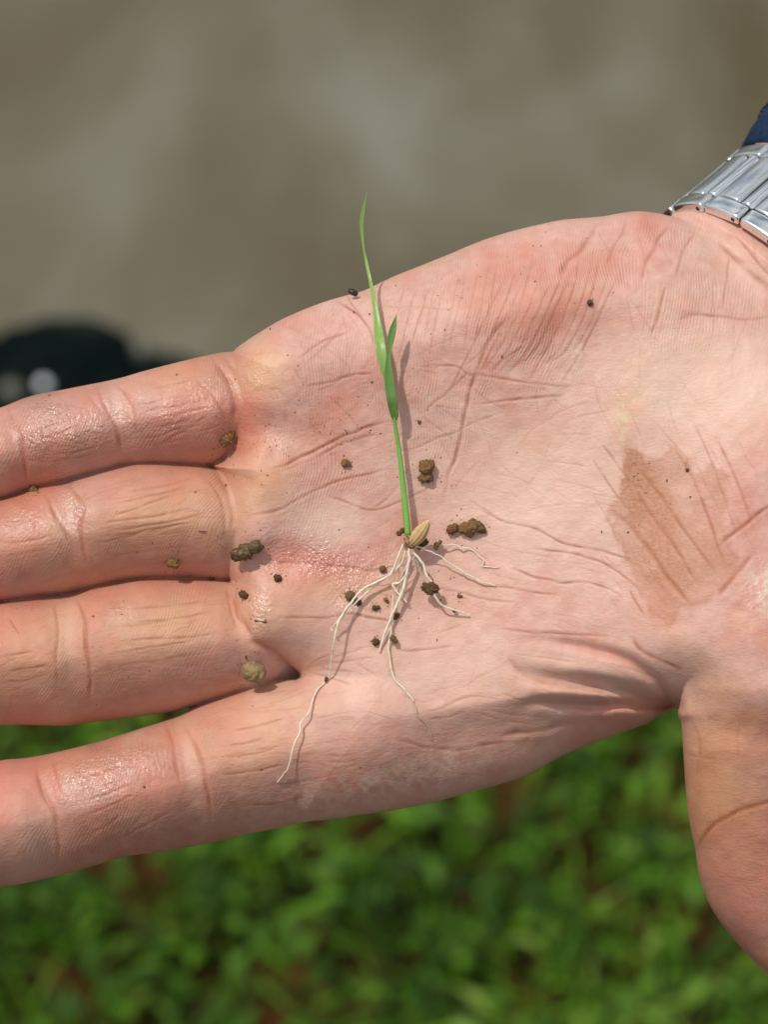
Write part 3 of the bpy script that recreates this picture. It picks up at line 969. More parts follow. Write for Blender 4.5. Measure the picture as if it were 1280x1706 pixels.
    rid = np.clip(0.3 * sstep(420, 360, x) + 1.0 * blob(x, y, 860, 500, 280, 120, -15) + 0.8 * blob(x, y, 590, 660, 150, 140) + 0.14, 0, 1)
    rid *= np.clip(0.62 + 0.8 * vnoise(x, y, 70, 75) + 0.5 * vnoise(x, y, 28, 76), 0, 1) * np.exp(-((gm - 1) / 0.45) ** 2)
    rid *= 1 - 0.85 * blob(x, y, 1150, 900, 160, 200)

    # ---- mesh
    idx = np.full(X.shape, -1, np.int64)
    nf = int(used.sum())
    idx[used] = np.arange(nf)
    inn = used & ~rim
    bidx = idx.copy()
    nb = int(inn.sum())
    bidx[inn] = nf + np.arange(nb)
    cj, ci = np.nonzero(cell)
    q = np.stack([idx[cj, ci], idx[cj + 1, ci], idx[cj + 1, ci + 1], idx[cj, ci + 1]], 1)
    qb = np.stack([bidx[cj, ci], bidx[cj, ci + 1], bidx[cj + 1, ci + 1], bidx[cj + 1, ci]], 1)
    allrim = rim[cj, ci] & rim[cj + 1, ci] & rim[cj + 1, ci + 1] & rim[cj, ci + 1]
    faces = np.concatenate([q, qb[~allrim]])
    co = np.concatenate([loc3v(X[used], Y[used], fz[used]), loc3v(X[inn], Y[inn], np.minimum(bz, fz - 0.5)[inn])]).astype(np.float32)
    me = bpy.data.meshes.new("person")
    me.vertices.add(len(co))
    me.vertices.foreach_set("co", co.ravel())
    me.loops.add(faces.size)
    me.loops.foreach_set("vertex_index", faces.ravel().astype(np.int32))
    me.polygons.add(len(faces))
    me.polygons.foreach_set("loop_start", np.arange(0, faces.size, 4, dtype=np.int32))
    me.polygons.foreach_set("use_smooth", np.ones(len(faces), bool))
    me.update(calc_edges=True)
    me.validate()
    for nm, arr in (("red", red), ("pale", pale), ("yellow", yel), ("stain", stain), ("dust_glint", dust_glint), ("wet", wet), ("phase", phase), ("ridge", rid), ("dirt", dirt), ("tan", tan)):
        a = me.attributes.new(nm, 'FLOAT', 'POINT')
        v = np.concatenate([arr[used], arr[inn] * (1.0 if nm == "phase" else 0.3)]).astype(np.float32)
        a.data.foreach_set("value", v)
    o = bpy.data.objects.new("person", me)
    C.objects.link(o)
    o.matrix_world = HAND_M
    return o, (xs, ys, fz)


# ---- skin material
def skin_material():
    m, nt, b = new_mat("skin")
    q = NB(nt)
    base = q.ramp(q.noise(420, 5, 0.6), [(0.3, (0.515, 0.292, 0.232)), (0.52, (0.575, 0.340, 0.280)), (0.75, (0.625, 0.395, 0.330))])
    red = q.attr("red")
    col0 = q.ramp(q.noise(300, 5, 0.65), [(0.3, (0.355, 0.162, 0.112)), (0.52, (0.415, 0.202, 0.146)), (0.75, (0.465, 0.248, 0.184))])
    base = q.mix(q.rng(q.attr("tan"), 0, 1, 0, 0.95), base, col0)  # darker skin, plus the shade painted along the index side
    col = q.mix(q.rng(red, -0.1, 1.0, 0.0, 0.95), base, (0.50, 0.175, 0.120))
    col = q.mix(q.rng(q.attr("pale"), 0, 1, 0, 0.75), col, (0.69, 0.50, 0.395))
    col = q.mix(q.rng(q.attr("yellow"), 0, 1, 0, 0.65), col, (0.60, 0.350, 0.150))
    # ridge furrows are tinted darker and redder
    ph, rd = q.attr("phase"), q.attr("ridge")
    w = q.math('SINE', ph)
    brk = q.rng(q.noise(900, 3), 0.35, 0.65, 0.2, 1.0)
    wr = q.math('MULTIPLY', q.math('MULTIPLY', w, rd), brk)
    col = q.mix(q.math('MULTIPLY', q.rng(wr, -1, 0.3, 0.30, 0.0), 1.0), col, (0.40, 0.17, 0.10))
    col = q.mix(q.rng(q.attr("dirt"), 0, 1, 0, 0.80), col, (0.29, 0.098, 0.042))
    sn = q.rng(q.noise(1500, 4, 0.7), 0.35, 0.7, 0.65, 1.1)
    col = q.mix(q.math('MULTIPLY', q.rng(q.attr("stain"), 0, 0.75, 0, 0.88), sn, True), col, (0.37, 0.150, 0.066))
    col = q.mix(q.math('MULTIPLY', q.attr("dust_glint"), 0.8, True), col, (0.60, 0.50, 0.36))
    # pores and freckle-like specks
    sp = q.voro(1150)
    col = q.mix(q.rng(sp, 0.0, 0.16, 0.22, 0.0), col, (0.36, 0.17, 0.10))
    q.link(col, b.inputs["Base Color"])
    b.subsurface_method = 'RANDOM_WALK' if hasattr(b, "subsurface_method") else None
    b.inputs["Subsurface Weight"].default_value = 0.45
    b.inputs["Subsurface Radius"].default_value = (1.0, 0.32, 0.18)
    b.inputs["Subsurface Scale"].default_value = 0.0026
    wet = q.attr("wet")
    q.link(q.rng(wet, 0, 1, 0.55, 0.15), b.inputs["Roughness"])
    b.inputs["Specular IOR Level"].default_value = 0.42
    # relief
    n = q.bump(wr, 0.00009, 0.7)
    mpx = q.n("ShaderNodeMapping")
    q.link(q.obj(), mpx.inputs[0])
    mpx.inputs["Rotation"].default_value = (0, 0, R(14))
    mpx.inputs["Scale"].default_value = (0.55, 1.25, 1)
    cell_ = q.voro(1050, 'DISTANCE_TO_EDGE', mpx.outputs[0])
    n = q.bump(q.rng(cell_, 0.0, 0.25, 0.0, 1.0), 0.00006, 0.45, n)
    fine_ = q.noise(3600, 4, 0.65)
    n = q.bump(fine_, 0.00011, 0.5, n)
    wetb = q.math('MULTIPLY', q.noise(1700, 2, 0.5), wet)
    n = q.bump(wetb, 0.0006, 0.9, n)
    q.link(n, b.inputs["Normal"])
    b.inputs["Coat Weight"].default_value = 0
    q.link(q.math('MULTIPLY', wet, 1.5, True), b.inputs["Coat Weight"])
    b.inputs["Coat Roughness"].default_value = 0.24
    b.inputs["Coat IOR"].default_value = 1.6
    q.link(q.bump(q.noise(1300, 2, 0.5), 0.00055, 1.0, q.bump(wr, 0.00010, 1.0)), b.inputs["Coat Normal"])
    return m


hand, (GX, GY, GZ) = build_hand()
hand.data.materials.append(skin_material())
tag(hand, "person's open palm held out with fingers to the left, stained with soil", "person")


def surf(x, y):
    i = np.clip(np.searchsorted(GX, x) - 1, 0, len(GX) - 2)
    j = np.clip(np.searchsorted(GY, y) - 1, 0, len(GY) - 2)
    u, v = (x - GX[i]) / (GX[i + 1] - GX[i]), (y - GY[j]) / (GY[j + 1] - GY[j])
    z = GZ[j, i] * (1 - u) * (1 - v) + GZ[j, i + 1] * u * (1 - v) + GZ[j + 1, i] * (1 - u) * v + GZ[j + 1, i + 1] * u * v
    return float(z)


# ================================================================== sleeve (clothing of the person)
def build_sleeve():
    m, nt, b = new_mat("navy_cloth")
    q = NB(nt)
    wv = q.noise(2600, 2)
    q.link(q.ramp(q.noise(700, 4), [(0.3, (0.005, 0.016, 0.042)), (0.7, (0.016, 0.038, 0.085))]), b.inputs["Base Color"])
    b.inputs["Roughness"].default_value = 0.9
    b.inputs["Specular IOR Level"].default_value = 0.2
    q.link(q.bump(wv, 0.0004), b.inputs["Normal"])
    V, F = [], []
    prof = [(214, 0.92), (207, 0.96), (205, 1.0), (208, 1.025), (230, 1.06), (262, 1.11), (292, 1.155), (340, 1.22), (400, 1.29), (470, 1.33), (560, 1.38), (640, 1.42)]
    nseg = 96
    for t, k in prof:
        for s in range(nseg):
            a = 2 * math.pi * s / nseg
            w = 1 + 0.022 * math.sin(3 * a + t * 0.02) + 0.015 * math.sin(7 * a + t * 0.05) + 0.01 * mnoise.noise((a * 3, t * 0.02, 1))
            p = ARM_K + (t + 6 * math.sin(2 * a)) * ARM_A + ARM_R1 * k * w * math.cos(a) * ARM_N + (ARM_R2 * k * w + 8) * math.sin(a) * ARM_M
            V.append(loc3(*p))
    for i in range(len(prof) - 1):
        for s in range(nseg):
            F.append((i * nseg + s, i * nseg + (s + 1) % nseg, (i + 1) * nseg + (s + 1) % nseg, (i + 1) * nseg + s))
    o = mesh_obj("sleeve", V, F, m, hand)
    o.matrix_parent_inverse = Matrix()
    # stitched hem
    V, F = [], []
    for s in range(160):
        a = 2 * math.pi * s / 160
        w = 1 + 0.022 * math.sin(3 * a + 262 * 0.02) + 0.015 * math.sin(7 * a + 262 * 0.05)
        p = ARM_K + (262 + 6 * math.sin(2 * a)) * ARM_A + ARM_R1 * 1.113 * w * math.cos(a) * ARM_N + (ARM_R2 * 1.113 * w + 9) * math.sin(a) * ARM_M
        d = ARM_A * 2.2
        nn = (ARM_N * math.cos(a) + ARM_M * math.sin(a)) * 2.5
        i = len(V)
        for e in (-d, d, d + nn, -d + nn):
            V.append(loc3(*(p + e)))
    for s in range(0, 160):
        if s % 2 == 0:
            i, j = s * 4, ((s + 1) % 160) * 4
            F += [(i + 3, i + 2, j + 2, j + 3), (i, i + 3, j + 3, j), (i + 2, i + 1, j + 1, j + 2)]
    st = mesh_obj("hem_stitching", V, F, m, o)
    st.matrix_parent_inverse = Matrix()


build_sleeve()


# ================================================================== wristwatch bracelet
def build_watch():
    m, nt, b = new_mat("brushed_steel")
    q = NB(nt)
    mp = q.n("ShaderNodeMapping")
    q.link(q.obj(), mp.inputs[0])
    mp.inputs["Scale"].default_value = (200, 9000, 9000)
    br = q.noise(1.0, 3, 0.6, mp.outputs[0])
    b.inputs["Metallic"].default_value = 1
    q.link(q.ramp(br, [(0.3, (0.60, 0.62, 0.62)), (0.7, (0.74, 0.76, 0.76))]), b.inputs["Base Color"])
    q.link(q.rng(br, 0.3, 0.7, 0.14, 0.28), b.inputs["Roughness"])
    n = q.bump(br, 0.00001, 0.5)
    q.link(q.bump(q.noise(900, 3), 0.00003, 0.25, n), b.inputs["Normal"])
    pm, nt, b = new_mat("polished_steel")
    q = NB(nt)
    b.inputs["Metallic"].default_value = 1
    b.inputs["Base Color"].default_value = (0.74, 0.76, 0.76, 1)
    q.link(q.rng(q.noise(1400, 5), 0.3, 0.7, 0.10, 0.24), b.inputs["Roughness"])
    q.link(q.bump(q.noise(700, 2), 0.00006, 0.2), b.inputs["Normal"])
    km, nt, b = new_mat("pin_hole")
    b.inputs["Base Color"].default_value = (0.01, 0.01, 0.01, 1)

    R1, R2 = ARM_R1 + 10, ARM_R2 + 14
    ctr = ARM_K
    root = bpy.data.objects.new("wristwatch", None)
    C.objects.link(root)
    root.matrix_world = HAND_M @ Matrix.Translation(Vector(loc3(*ctr)))
    tag(root, "silver steel watch bracelet fastened round the wrist", "watch")
    W = 196.0
    # even arc steps round the ellipse
    A = np.linspace(0, 2 * math.pi, 4001)
    ex, ey = R1 * np.cos(A), R2 * np.sin(A)
    cum = np.concatenate([[0], np.cumsum(np.hypot(np.diff(ex), np.diff(ey)))])
    n_link = 19
    pitch = cum[-1] / n_link

    def frame(s):
        a = np.interp(s % cum[-1], cum, A)
        p = R1 * math.cos(a) * ARM_N + R2 * math.sin(a) * ARM_M
        t = -R1 * math.sin(a) * ARM_N + R2 * math.cos(a) * ARM_M
        t = t / np.linalg.norm(t)
        n = np.cross(t, ARM_A)
        if n @ p < 0: n = -n
        return p, t, n

    def block(name, s, w, ax0, ax1, h0, h1, mat, bev, arch=0.0):
        """bevelled plate: w along the band, ax0..ax1 along the arm, h0..h1 outwards; top slightly domed along the band"""
        p, t, n = frame(s)
        bm = bmesh.new()
        # cross-section along the band, extruded along the arm
        prof = []
        k = 7
        for i in range(k):
            u = -1 + 2 * i / (k - 1)
            prof.append((u * w / 2, h1 - arch * u * u))
        prof = [(-w / 2, h0)] + prof + [(w / 2, h0)]
        a = [bm.verts.new((x_, ax0, z_)) for x_, z_ in prof]
        c = [bm.verts.new((x_, ax1, z_)) for x_, z_ in prof]
        k = len(prof)
        bm.faces.new(a[::-1]); bm.faces.new(c)
        for i in range(k):
            bm.faces.new((a[i], a[(i + 1) % k], c[(i + 1) % k], c[i]))
        bmesh.ops.recalc_face_normals(bm, faces=bm.faces)
        sharp = [e for e in bm.edges if len(e.link_faces) == 2 and e.calc_face_angle() > 0.5]
        bmesh.ops.bevel(bm, geom=sharp, offset=bev, segments=3, profile=0.5, affect='EDGES')
        V, F = [], []
        for v in bm.verts:
            P = p + t * v.co.x + ARM_A * v.co.y + n * v.co.z
            V.append((P[0] * MM, -P[1] * MM, P[2] * MM))
        bm.verts.index_update()
        F = [[v.index for v in f.verts] for f in bm.faces]
        bm.free()
        # flip of y mirrors the winding
        F = [f[::-1] for f in F]
        # own origin and axes, so the brushing follows the arm
        o = mesh_obj(name, V, F, mat, root)
        o.matrix_parent_inverse = Matrix()
        sm = o.data
        return o

    e = 34.0
    off = -0.30 * pitch
    for i in range(n_link):
        s = i * pitch + off
        for a0, a1, side in ((0, e, -1), (W - e, W, 1)):
            o = block("outer_link", s, pitch - 3.0, a0, a1, -9, 12.5, pm, 4.4, 3.2)
            if side < 0:
                for ds in (-0.34,):
                    p, t, n = frame(s)
                    c = p + t * (ds * pitch) + ARM_A * (-0.4) + n * 0.0
                    V, F = [], []
                    for k in range(12):
                        a = 2 * math.pi * k / 12
                        for dep in (0, 1.2):
                            P = c + t * 4.2 * math.cos(a) + n * 4.2 * math.sin(a) + ARM_A * dep
                            V.append((P[0] * MM, -P[1] * MM, P[2] * MM))
                    F.append([2 * k for k in range(12)])
                    for k in range(12):
                        k2 = (k + 1) % 12
                        F.append((2 * k, 2 * k + 1, 2 * k2 + 1, 2 * k2))
                    h = mesh_obj("pin_hole", V, F, km, o, smooth=False)
                    h.matrix_parent_inverse = Matrix()
        wide = pitch * 0.60
        nar = pitch - wide - 5
        block("centre_link", s + 0.16 * pitch, wide, e + 2.5, W - e - 2.5, -8, 13, m, 4.6, 3.6)
        block("polished_bar", s + 0.16 * pitch + wide / 2 + 2.5 + nar / 2, nar, e + 2.5, W - e - 2.5, -8, 12.5, pm, 4.0, 7.5)


build_watch()


# ================================================================== seedling
def tube(name, pts, rad, mat, parent, ns=8, flat=1.0):
    """round tube through (x,y,z px) points with radii in px"""
    P = smooth_poly(pts, 5)
    rr = np.interp(np.linspace(0, 1, len(P)), np.linspace(0, 1, len(rad)), rad)
    V, F = [], []
    for i, p in enumerate(P):
        d = P[min(i + 1, len(P) - 1)] - P[max(i - 1, 0)]
        d /= np.linalg.norm(d) + 1e-9
        u = np.cross(d, [0, 0, 1.0]); u /= np.linalg.norm(u) + 1e-9
        w = np.cross(u, d)
        for s in range(ns):
            a = 2 * math.pi * s / ns
            V.append(loc3(*(p + rr[i] * (math.cos(a) * u + flat * math.sin(a) * w))))
    for i in range(len(P) - 1):
        for s in range(ns):
            F.append((i * ns + s, (i + 1) * ns + s, (i + 1) * ns + (s + 1) % ns, i * ns + (s + 1) % ns))
    F.append(list(range(ns)))
    F.append(list(range((len(P) - 1) * ns, len(P) * ns))[::-1])
    org = np.array(parent["org"]) if parent is not None and "org" in parent else np.zeros(3)
    o = mesh_obj(name, [np.array(v) - org for v in V], F, mat, parent)
    if parent is not None:
        o.matrix_parent_inverse = Matrix()
    else:
        o.matrix_world = HAND_M
    return o


def leaf_mat(name, c0, c1):
    m, nt, b = new_mat(name)
    q = NB(nt)
    mp = q.n("ShaderNodeMapping")
    q.link(q.obj(), mp.inputs[0])
    mp.inputs["Rotation"].default_value = (0, 0, R(-8))
    mp.inputs["Scale"].default_value = (1900, 40, 1900)
    v = q.noise(1, 2, 0.5, mp.outputs[0])
    col = q.mix(q.noise(500, 3), q.ramp(v, [(0.35, c0), (0.65, c1)]), c1)
    q.link(col, b.inputs["Base Color"])
    b.inputs["Roughness"].default_value = 0.38
    q.link(q.bump(v, 0.00006, 0.6), b.inputs["Normal"])
    tr = q.n("ShaderNodeBsdfTranslucent")
    q.link(q.mix(0.4, col, (0.25, 0.5, 0.03)), tr.inputs[0])
    mx = q.n("ShaderNodeMixShader")
    mx.inputs[0].default_value = 0.35
    q.link(b.outputs[0], mx.inputs[1]); q.link(tr.outputs[0], mx.inputs[2])
    q.link(mx.outputs[0], nt.nodes["Material Output"].inputs[0])
    return m


def build_seedling():
    M_LEAF = leaf_mat("young_leaf", (0.23, 0.37, 0.085), (0.33, 0.48, 0.14))
    M_LEAF2 = leaf_mat("folded_leaf", (0.12, 0.24, 0.055), (0.19, 0.33, 0.09))
    M_STEM = leaf_mat("green_stem", (0.16, 0.38, 0.05), (0.27, 0.52, 0.11))
    gz = surf(690, 888)
    root = bpy.data.objects.new("rice_seedling", None)
    C.objects.link(root)
    org = loc3(690, 888, gz + 2)
    root["org"] = list(org)
    root.matrix_world = HAND_M @ Matrix.Translation(Vector(org))
    tag(root, "young rice seedling with green blade, husked grain and white roots on palm", "plant")

    H = lambda x, y, h: (x, y, surf(x, y) + h)
    # stem
    tube("stem", [H(680, 892, 34), H(677, 862, 34), H(674, 830, 31), H(670, 792, 28), H(665, 750, 28), H(659, 712, 30), H(656, 690, 32)], [5.2, 5.6, 5.0, 4.4, 3.8, 3.4, 3.2], M_STEM, root, 12)

    def strip(name, left, right, zs, mat, fold, n=26, ucols=7):
        a, b = smooth_poly(left, 8), smooth_poly(right, 8)

        def resample(p):
            d = np.concatenate([[0], np.cumsum(np.hypot(*np.diff(p[:, :2], axis=0).T))])
            t = np.linspace(0, d[-1], n)
            return np.stack([np.interp(t, d, p[:, 0]), np.interp(t, d, p[:, 1])], 1)
        a, b = resample(a), resample(b)
        zz = np.interp(np.linspace(0, 1, n), np.linspace(0, 1, len(zs)), zs)
        V, F = [], []
        for i in range(n):
            wd = np.hypot(*(b[i] - a[i]))
            for k in range(ucols):
                u = k / (ucols - 1)
                p = a[i] * (1 - u) + b[i] * u
                z = zz[i] + fold * wd * (abs(2 * u - 1) ** 1.5)
                V.append(np.array(loc3(p[0], p[1], z)) - np.array(org))
        nt_ = len(V)
        for i in range(n):
            for k in range(ucols):
                v = V[i * ucols + k]
                V.append(v + np.array([0, 0, -1.0 * MM]))
        for i in range(n - 1):
            for k in range(ucols - 1):
                q = (i * ucols + k, i * ucols + k + 1, (i + 1) * ucols + k + 1, (i + 1) * ucols + k)
                F.append(q)
                F.append(tuple(nt_ + c for c in q[::-1]))
            for k in (0, ucols - 1):
                q = (i * ucols + k, (i + 1) * ucols + k, nt_ + (i + 1) * ucols + k, nt_ + i * ucols + k)
                F.append(q if k == 0 else q[::-1])
        o = mesh_obj(name, V, F, mat, root)
        o.matrix_parent_inverse = Matrix()
        return o

    zb = surf(645, 620)
    zt = surf(630, 520)
    strip("leaf",
          [(645, 650), (640, 632), (632, 610), (628, 596), (624, 567), (622, 525), (616, 476), (609, 441), (603, 405), (599, 374), (602, 351), (607, 335), (611.5, 320)],
          [(648, 650), (648, 632), (646, 610), (645.5, 596), (643, 574), (639, 553), (630, 511), (622, 476), (614, 441), (607.5, 410), (606, 375), (608, 352), (610, 335), (612.5, 320)],
          [zb + 34, zb + 36, zb + 36, zt + 40, zt + 30, -20, -28, -22, -8, 8], M_LEAF, 0.10)
    strip("leaf",
          [(655, 700), (650, 690), (643, 659), (640, 627), (643, 599), (647, 581), (645, 566), (650, 545), (660, 526)],
          [(662, 700), (664, 692), (661, 659), (656, 627), (651, 598), (653, 581), (657, 566), (661, 546), (661, 526)],
          [surf(658, 697) + 32, zb + 38, zb + 42, zb + 46, zb + 52, zb + 56], M_LEAF2, 0.22)

    # the grain, a husk with ribs and a seam, and its pointed tip
    m, nt, b = new_mat("rice_husk")
    q = NB(nt)
    n1 = q.noise(1600, 4, 0.6)
    hc = q.mix(q.rng(q.noise(520, 3), 0.4, 0.7, 0, 0.6), q.ramp(n1, [(0.3, (0.40, 0.25, 0.095)), (0.6, (0.58, 0.41, 0.19)), (0.8, (0.66, 0.51, 0.28))]), (0.48, 0.29, 0.11))
    q.link(q.mix(q.rng(q.attr("groove"), 0, 1, 0, 0.8), hc, (0.17, 0.09, 0.035)), b.inputs["Base Color"])
    b.inputs["Roughness"].default_value = 0.45
    q.link(q.bump(q.noise(4500, 3), 0.00004), b.inputs["Normal"])
    A0, A1 = np.array([684.0, 909.0, gz + 36]), np.array([716.5, 865.0, gz + 50])
    ax = A1 - A0
    L = np.linalg.norm(ax)
    ax /= L
    side = np.cross(ax, [0, 0, 1.0]); side /= np.linalg.norm(side)
    up = np.cross(side, ax)
    nu, nv = 44, 48

    GR = []

    def groove(ob):
        a_ = ob.data.attributes.new("groove", 'FLOAT', 'POINT')
        a_.data.foreach_set("value", np.array(GR, dtype=np.float32))

    def husk(name, a0, a1, k, lift):
        V, F = [], []
        GR.clear()
        for i in range(nu + 1):
            u = i / nu
            r = 13.6 * (math.sin(math.pi * min(1, u * 0.94 + 0.05)) ** 0.62) * (1.0 - 0.30 * u ** 2.2)
            if u > 0.90: r *= max(0.0, 1 - ((u - 0.90) / 0.10) ** 0.85) * 0.9 + 0.05
            for j in range(nv + 1):
                a = a0 + (a1 - a0) * j / nv
                rr = r * k * (1 + 0.045 * math.cos(a * 6 + 0.6) + 0.02 * mnoise.noise((u * 6, a * 2, 0.5)))
                e = abs(2 * j / nv - 1)
                rr *= 1 + 0.09 * e ** 8 * lift
                rr *= 1 - 0.13 * sum(math.exp(-((a - a_s - 0.12 * math.sin(3 * u)) / 0.10) ** 2) for a_s in (R(104), R(150)))
                bow = 2.5 * math.sin(math.pi * u)
                p = A0 + ax * L * u + rr * (math.cos(a) * side * 1.0 + 0.82 * math.sin(a) * up) + up * bow
                V.append(np.array(loc3(*p)) - np.array(org))
                GR.append(min(1.0, sum(math.exp(-((a - a_s - 0.12 * math.sin(3 * u)) / 0.10) ** 2) for a_s in (R(104), R(150))) + max(0.0, 1 - u / 0.16) * 0.9))
        for i in range(nu):
            for j in range(nv):
                q_ = i * (nv + 1) + j
                F.append((q_, q_ + nv + 1, q_ + nv + 2, q_ + 1))
        return V, F
    V, F = husk("x", R(62), R(300), 1.0, 1.0)
    o = mesh_obj("grain", V, F, m, root)
    groove(o)
    o.matrix_parent_inverse = Matrix()
    V, F = husk("x", R(-75), R(72), 0.82, 0.0)
    o2 = mesh_obj("husk", V, F, m, o)
    groove(o2)
    o2.matrix_parent_inverse = Matrix()
    # brown collar where the roots leave
    mb, nt, b = new_mat("root_collar")
    q = NB(nt)
    q.link(q.ramp(q.noise(2500, 3), [(0.35, (0.09, 0.05, 0.022)), (0.7, (0.34, 0.22, 0.11))]), b.inputs["Base Color"])
    b.inputs["Roughness"].default_value = 0.7
    P, F = lump([(680, -904, gz + 37, 7), (686, -909, gz + 36, 7), (678, -898, gz + 35, 5)], 3, 0.2, 2.5, 40)
    col = mesh_obj("collar", [np.array(loc3(p[0], -p[1], p[2])) - np.array(org) for p in P], F, mb, root)
    col.matrix_parent_inverse = Matrix()

    # roots
    mr, nt, b = new_mat("root_white")
    q = NB(nt)
    q.link(q.ramp(q.noise(900, 4), [(0.3, (0.60, 0.47, 0.32)), (0.5, (0.76, 0.68, 0.54)), (0.8, (0.84, 0.79, 0.69))]), b.inputs["Base Color"])
    b.inputs["Roughness"].default_value = 0.35
    b.inputs["Subsurface Weight"].default_value = 0.3
    b.inputs["Subsurface Radius"].default_value = (1, 0.8, 0.6)
    b.inputs["Subsurface Scale"].default_value = 0.0006
    q.link(q.bump(q.noise(2600, 3), 0.00012), b.inputs["Normal"])
    tp = q.n("ShaderNodeBsdfTransparent")
    mx = q.n("ShaderNodeMixShader")
    mx.inputs[0].default_value = 0.22
    q.link(b.outputs[0], mx.inputs[1]); q.link(tp.outputs[0], mx.inputs[2])
    q.link(mx.outputs[0], nt.nodes["Material Output"].inputs[0])
    mt, nt, b = new_mat("root_tan")
    q = NB(nt)
    q.link(q.ramp(q.noise(900, 4), [(0.3, (0.40, 0.24, 0.12)), (0.7, (0.62, 0.46, 0.28))]), b.inputs["Base Color"])
    b.inputs["Roughness"].default_value = 0.5

    def zoomed(pts):
        return [(440 + a / 3.0476, 840 + c / 3.0476, h) for a, c, h in pts]
    roots = [
        (mr, [2.2, 2.6, 2.4, 2.0, 2.0, 1.6], [(705, 205, 50), (670, 290, 44), (640, 355, 36), (580, 392, 30), (500, 432, 30), (440, 500, 34), (400, 560, 40), (375, 600, 44), (356, 700, 46), (335, 850, 22), (312, 900, 5), (260, 960, 9), (225, 1060, 20), (186, 1108, 24), (181, 1150, 24), (150, 1230, 24), (126, 1330, 18), (105, 1365, 12), (68, 1412, 3)]),
        (mr, [1.8, 2.2, 2.2, 1.8, 1.6], [(715, 235, 48), (692, 310, 40), (625, 368, 30), (560, 415, 22), (500, 470, 24), (440, 525, 30), (405, 565, 34), (380, 592, 32), (350, 622, 28), (340, 635, 26), (352, 642, 28)]),
        (mr, [3.0, 3.6, 3.4, 3.2, 2.8, 2.2], [(738, 225, 50), (735, 300, 46), (718, 370, 38), (700, 450, 32), (655, 555, 26), (612, 655, 16), (598, 705, 9), (588, 752, 3)]),
        (mt, [1.6, 1.6, 1.2], [(705, 235, 48), (688, 310, 34), (676, 390, 18), (670, 410, 10)]),
        (mr, [2.2, 2.6, 2.4, 2.0], [(720, 360, 40), (690, 395, 34), (656, 405, 28), (672, 442, 24), (703, 472, 22), (727, 497, 20)]),
        (mr, [1.6, 1.8, 2.4, 2.6, 2.4, 2.0], [(656, 455, 24), (648, 560, 18), (643, 650, 14), (634, 735, 10), (648, 840, 7), (672, 900, 4), (700, 930, 3), (730, 962, 2.2), (758, 1000, 2)]),
        (mt, [1.8, 1.5, 1.0], [(756, 996, 2.2), (772, 1040, 1.6), (782, 1075, 1.4), (812, 1105, 1.2), (836, 1140, 1.2), (856, 1202, 1)]),
        (mr, [2.6, 3.0, 3.0, 2.4, 2.4, 1.6], [(762, 245, 48), (785, 275, 48), (808, 305, 48), (826, 360, 46), (850, 395, 44), (868, 465, 40), (905, 512, 34), (960, 535, 26), (1000, 548, 18), (1048, 566, 4)]),
        (mr, [2.2, 2.0, 1.4, 1.4, 2.2, 2.0, 1.2], [(770, 212, 50), (800, 222, 48), (835, 237, 44), (890, 260, 38), (930, 290, 32), (1000, 335, 22), (1060, 370, 16), (1120, 398, 11), (1180, 415, 4)]),
        (mr, [1.0, 1.8, 1.8, 1.2, 1.6, 1.2], [(800, 205, 44), (860, 205, 34), (915, 206, 24), (970, 208, 15), (1000, 225, 12), (1040, 222, 8), (1090, 262, 5), (1116, 288, 5), (1112, 312, 3), (1150, 318, 3), (1195, 320, 2)]),
        (mr, [1.0, 0.9, 0.6], [(712, 250, 40), (700, 400, 24), (686, 520, 12), (664, 600, 4)]),
        (mr, [0.9, 0.8, 0.5], [(700, 225, 46), (655, 330, 36), (600, 360, 30), (560, 380, 20)]),
        (mr, [0.8, 0.7, 0.5], [(765, 260, 44), (760, 300, 36), (790, 330, 26)]),
    ]
    hr = random.Random(5)
    for k in range(9):       # fine side hairs
        x0, y0 = hr.uniform(660, 770), hr.uniform(240, 330)
        a = hr.uniform(0.2, 2.6)
        L = hr.uniform(60, 170)
        roots.append((mr, [0.9, 0.8, 0.5], [(x0, y0, 44), (x0 + L * 0.5 * math.cos(a) + hr.uniform(-14, 14), y0 + L * 0.5 * math.sin(a), 26), (x0 + L * math.cos(a), y0 + L * math.sin(a), 8)]))
    for i, (mat, rad, pts) in enumerate(roots):
        pts = [(x, y, surf(x, y) + 0.9 + h * 0.66) for x, y, h in zoomed(pts)]
        P = smooth_poly(pts, 3)
        j = np.stack([vnoise(P[:, 0] + 31 * i, P[:, 1], 9, 81), vnoise(P[:, 0], P[:, 1] + 17 * i, 9, 82), 0 * P[:, 0]], 1) * (1.0 if max(rad) > 1.2 else 2.0)
        tube("root", P + j, [0.78 * r for r in rad], mat, root, 7)


build_seedling()

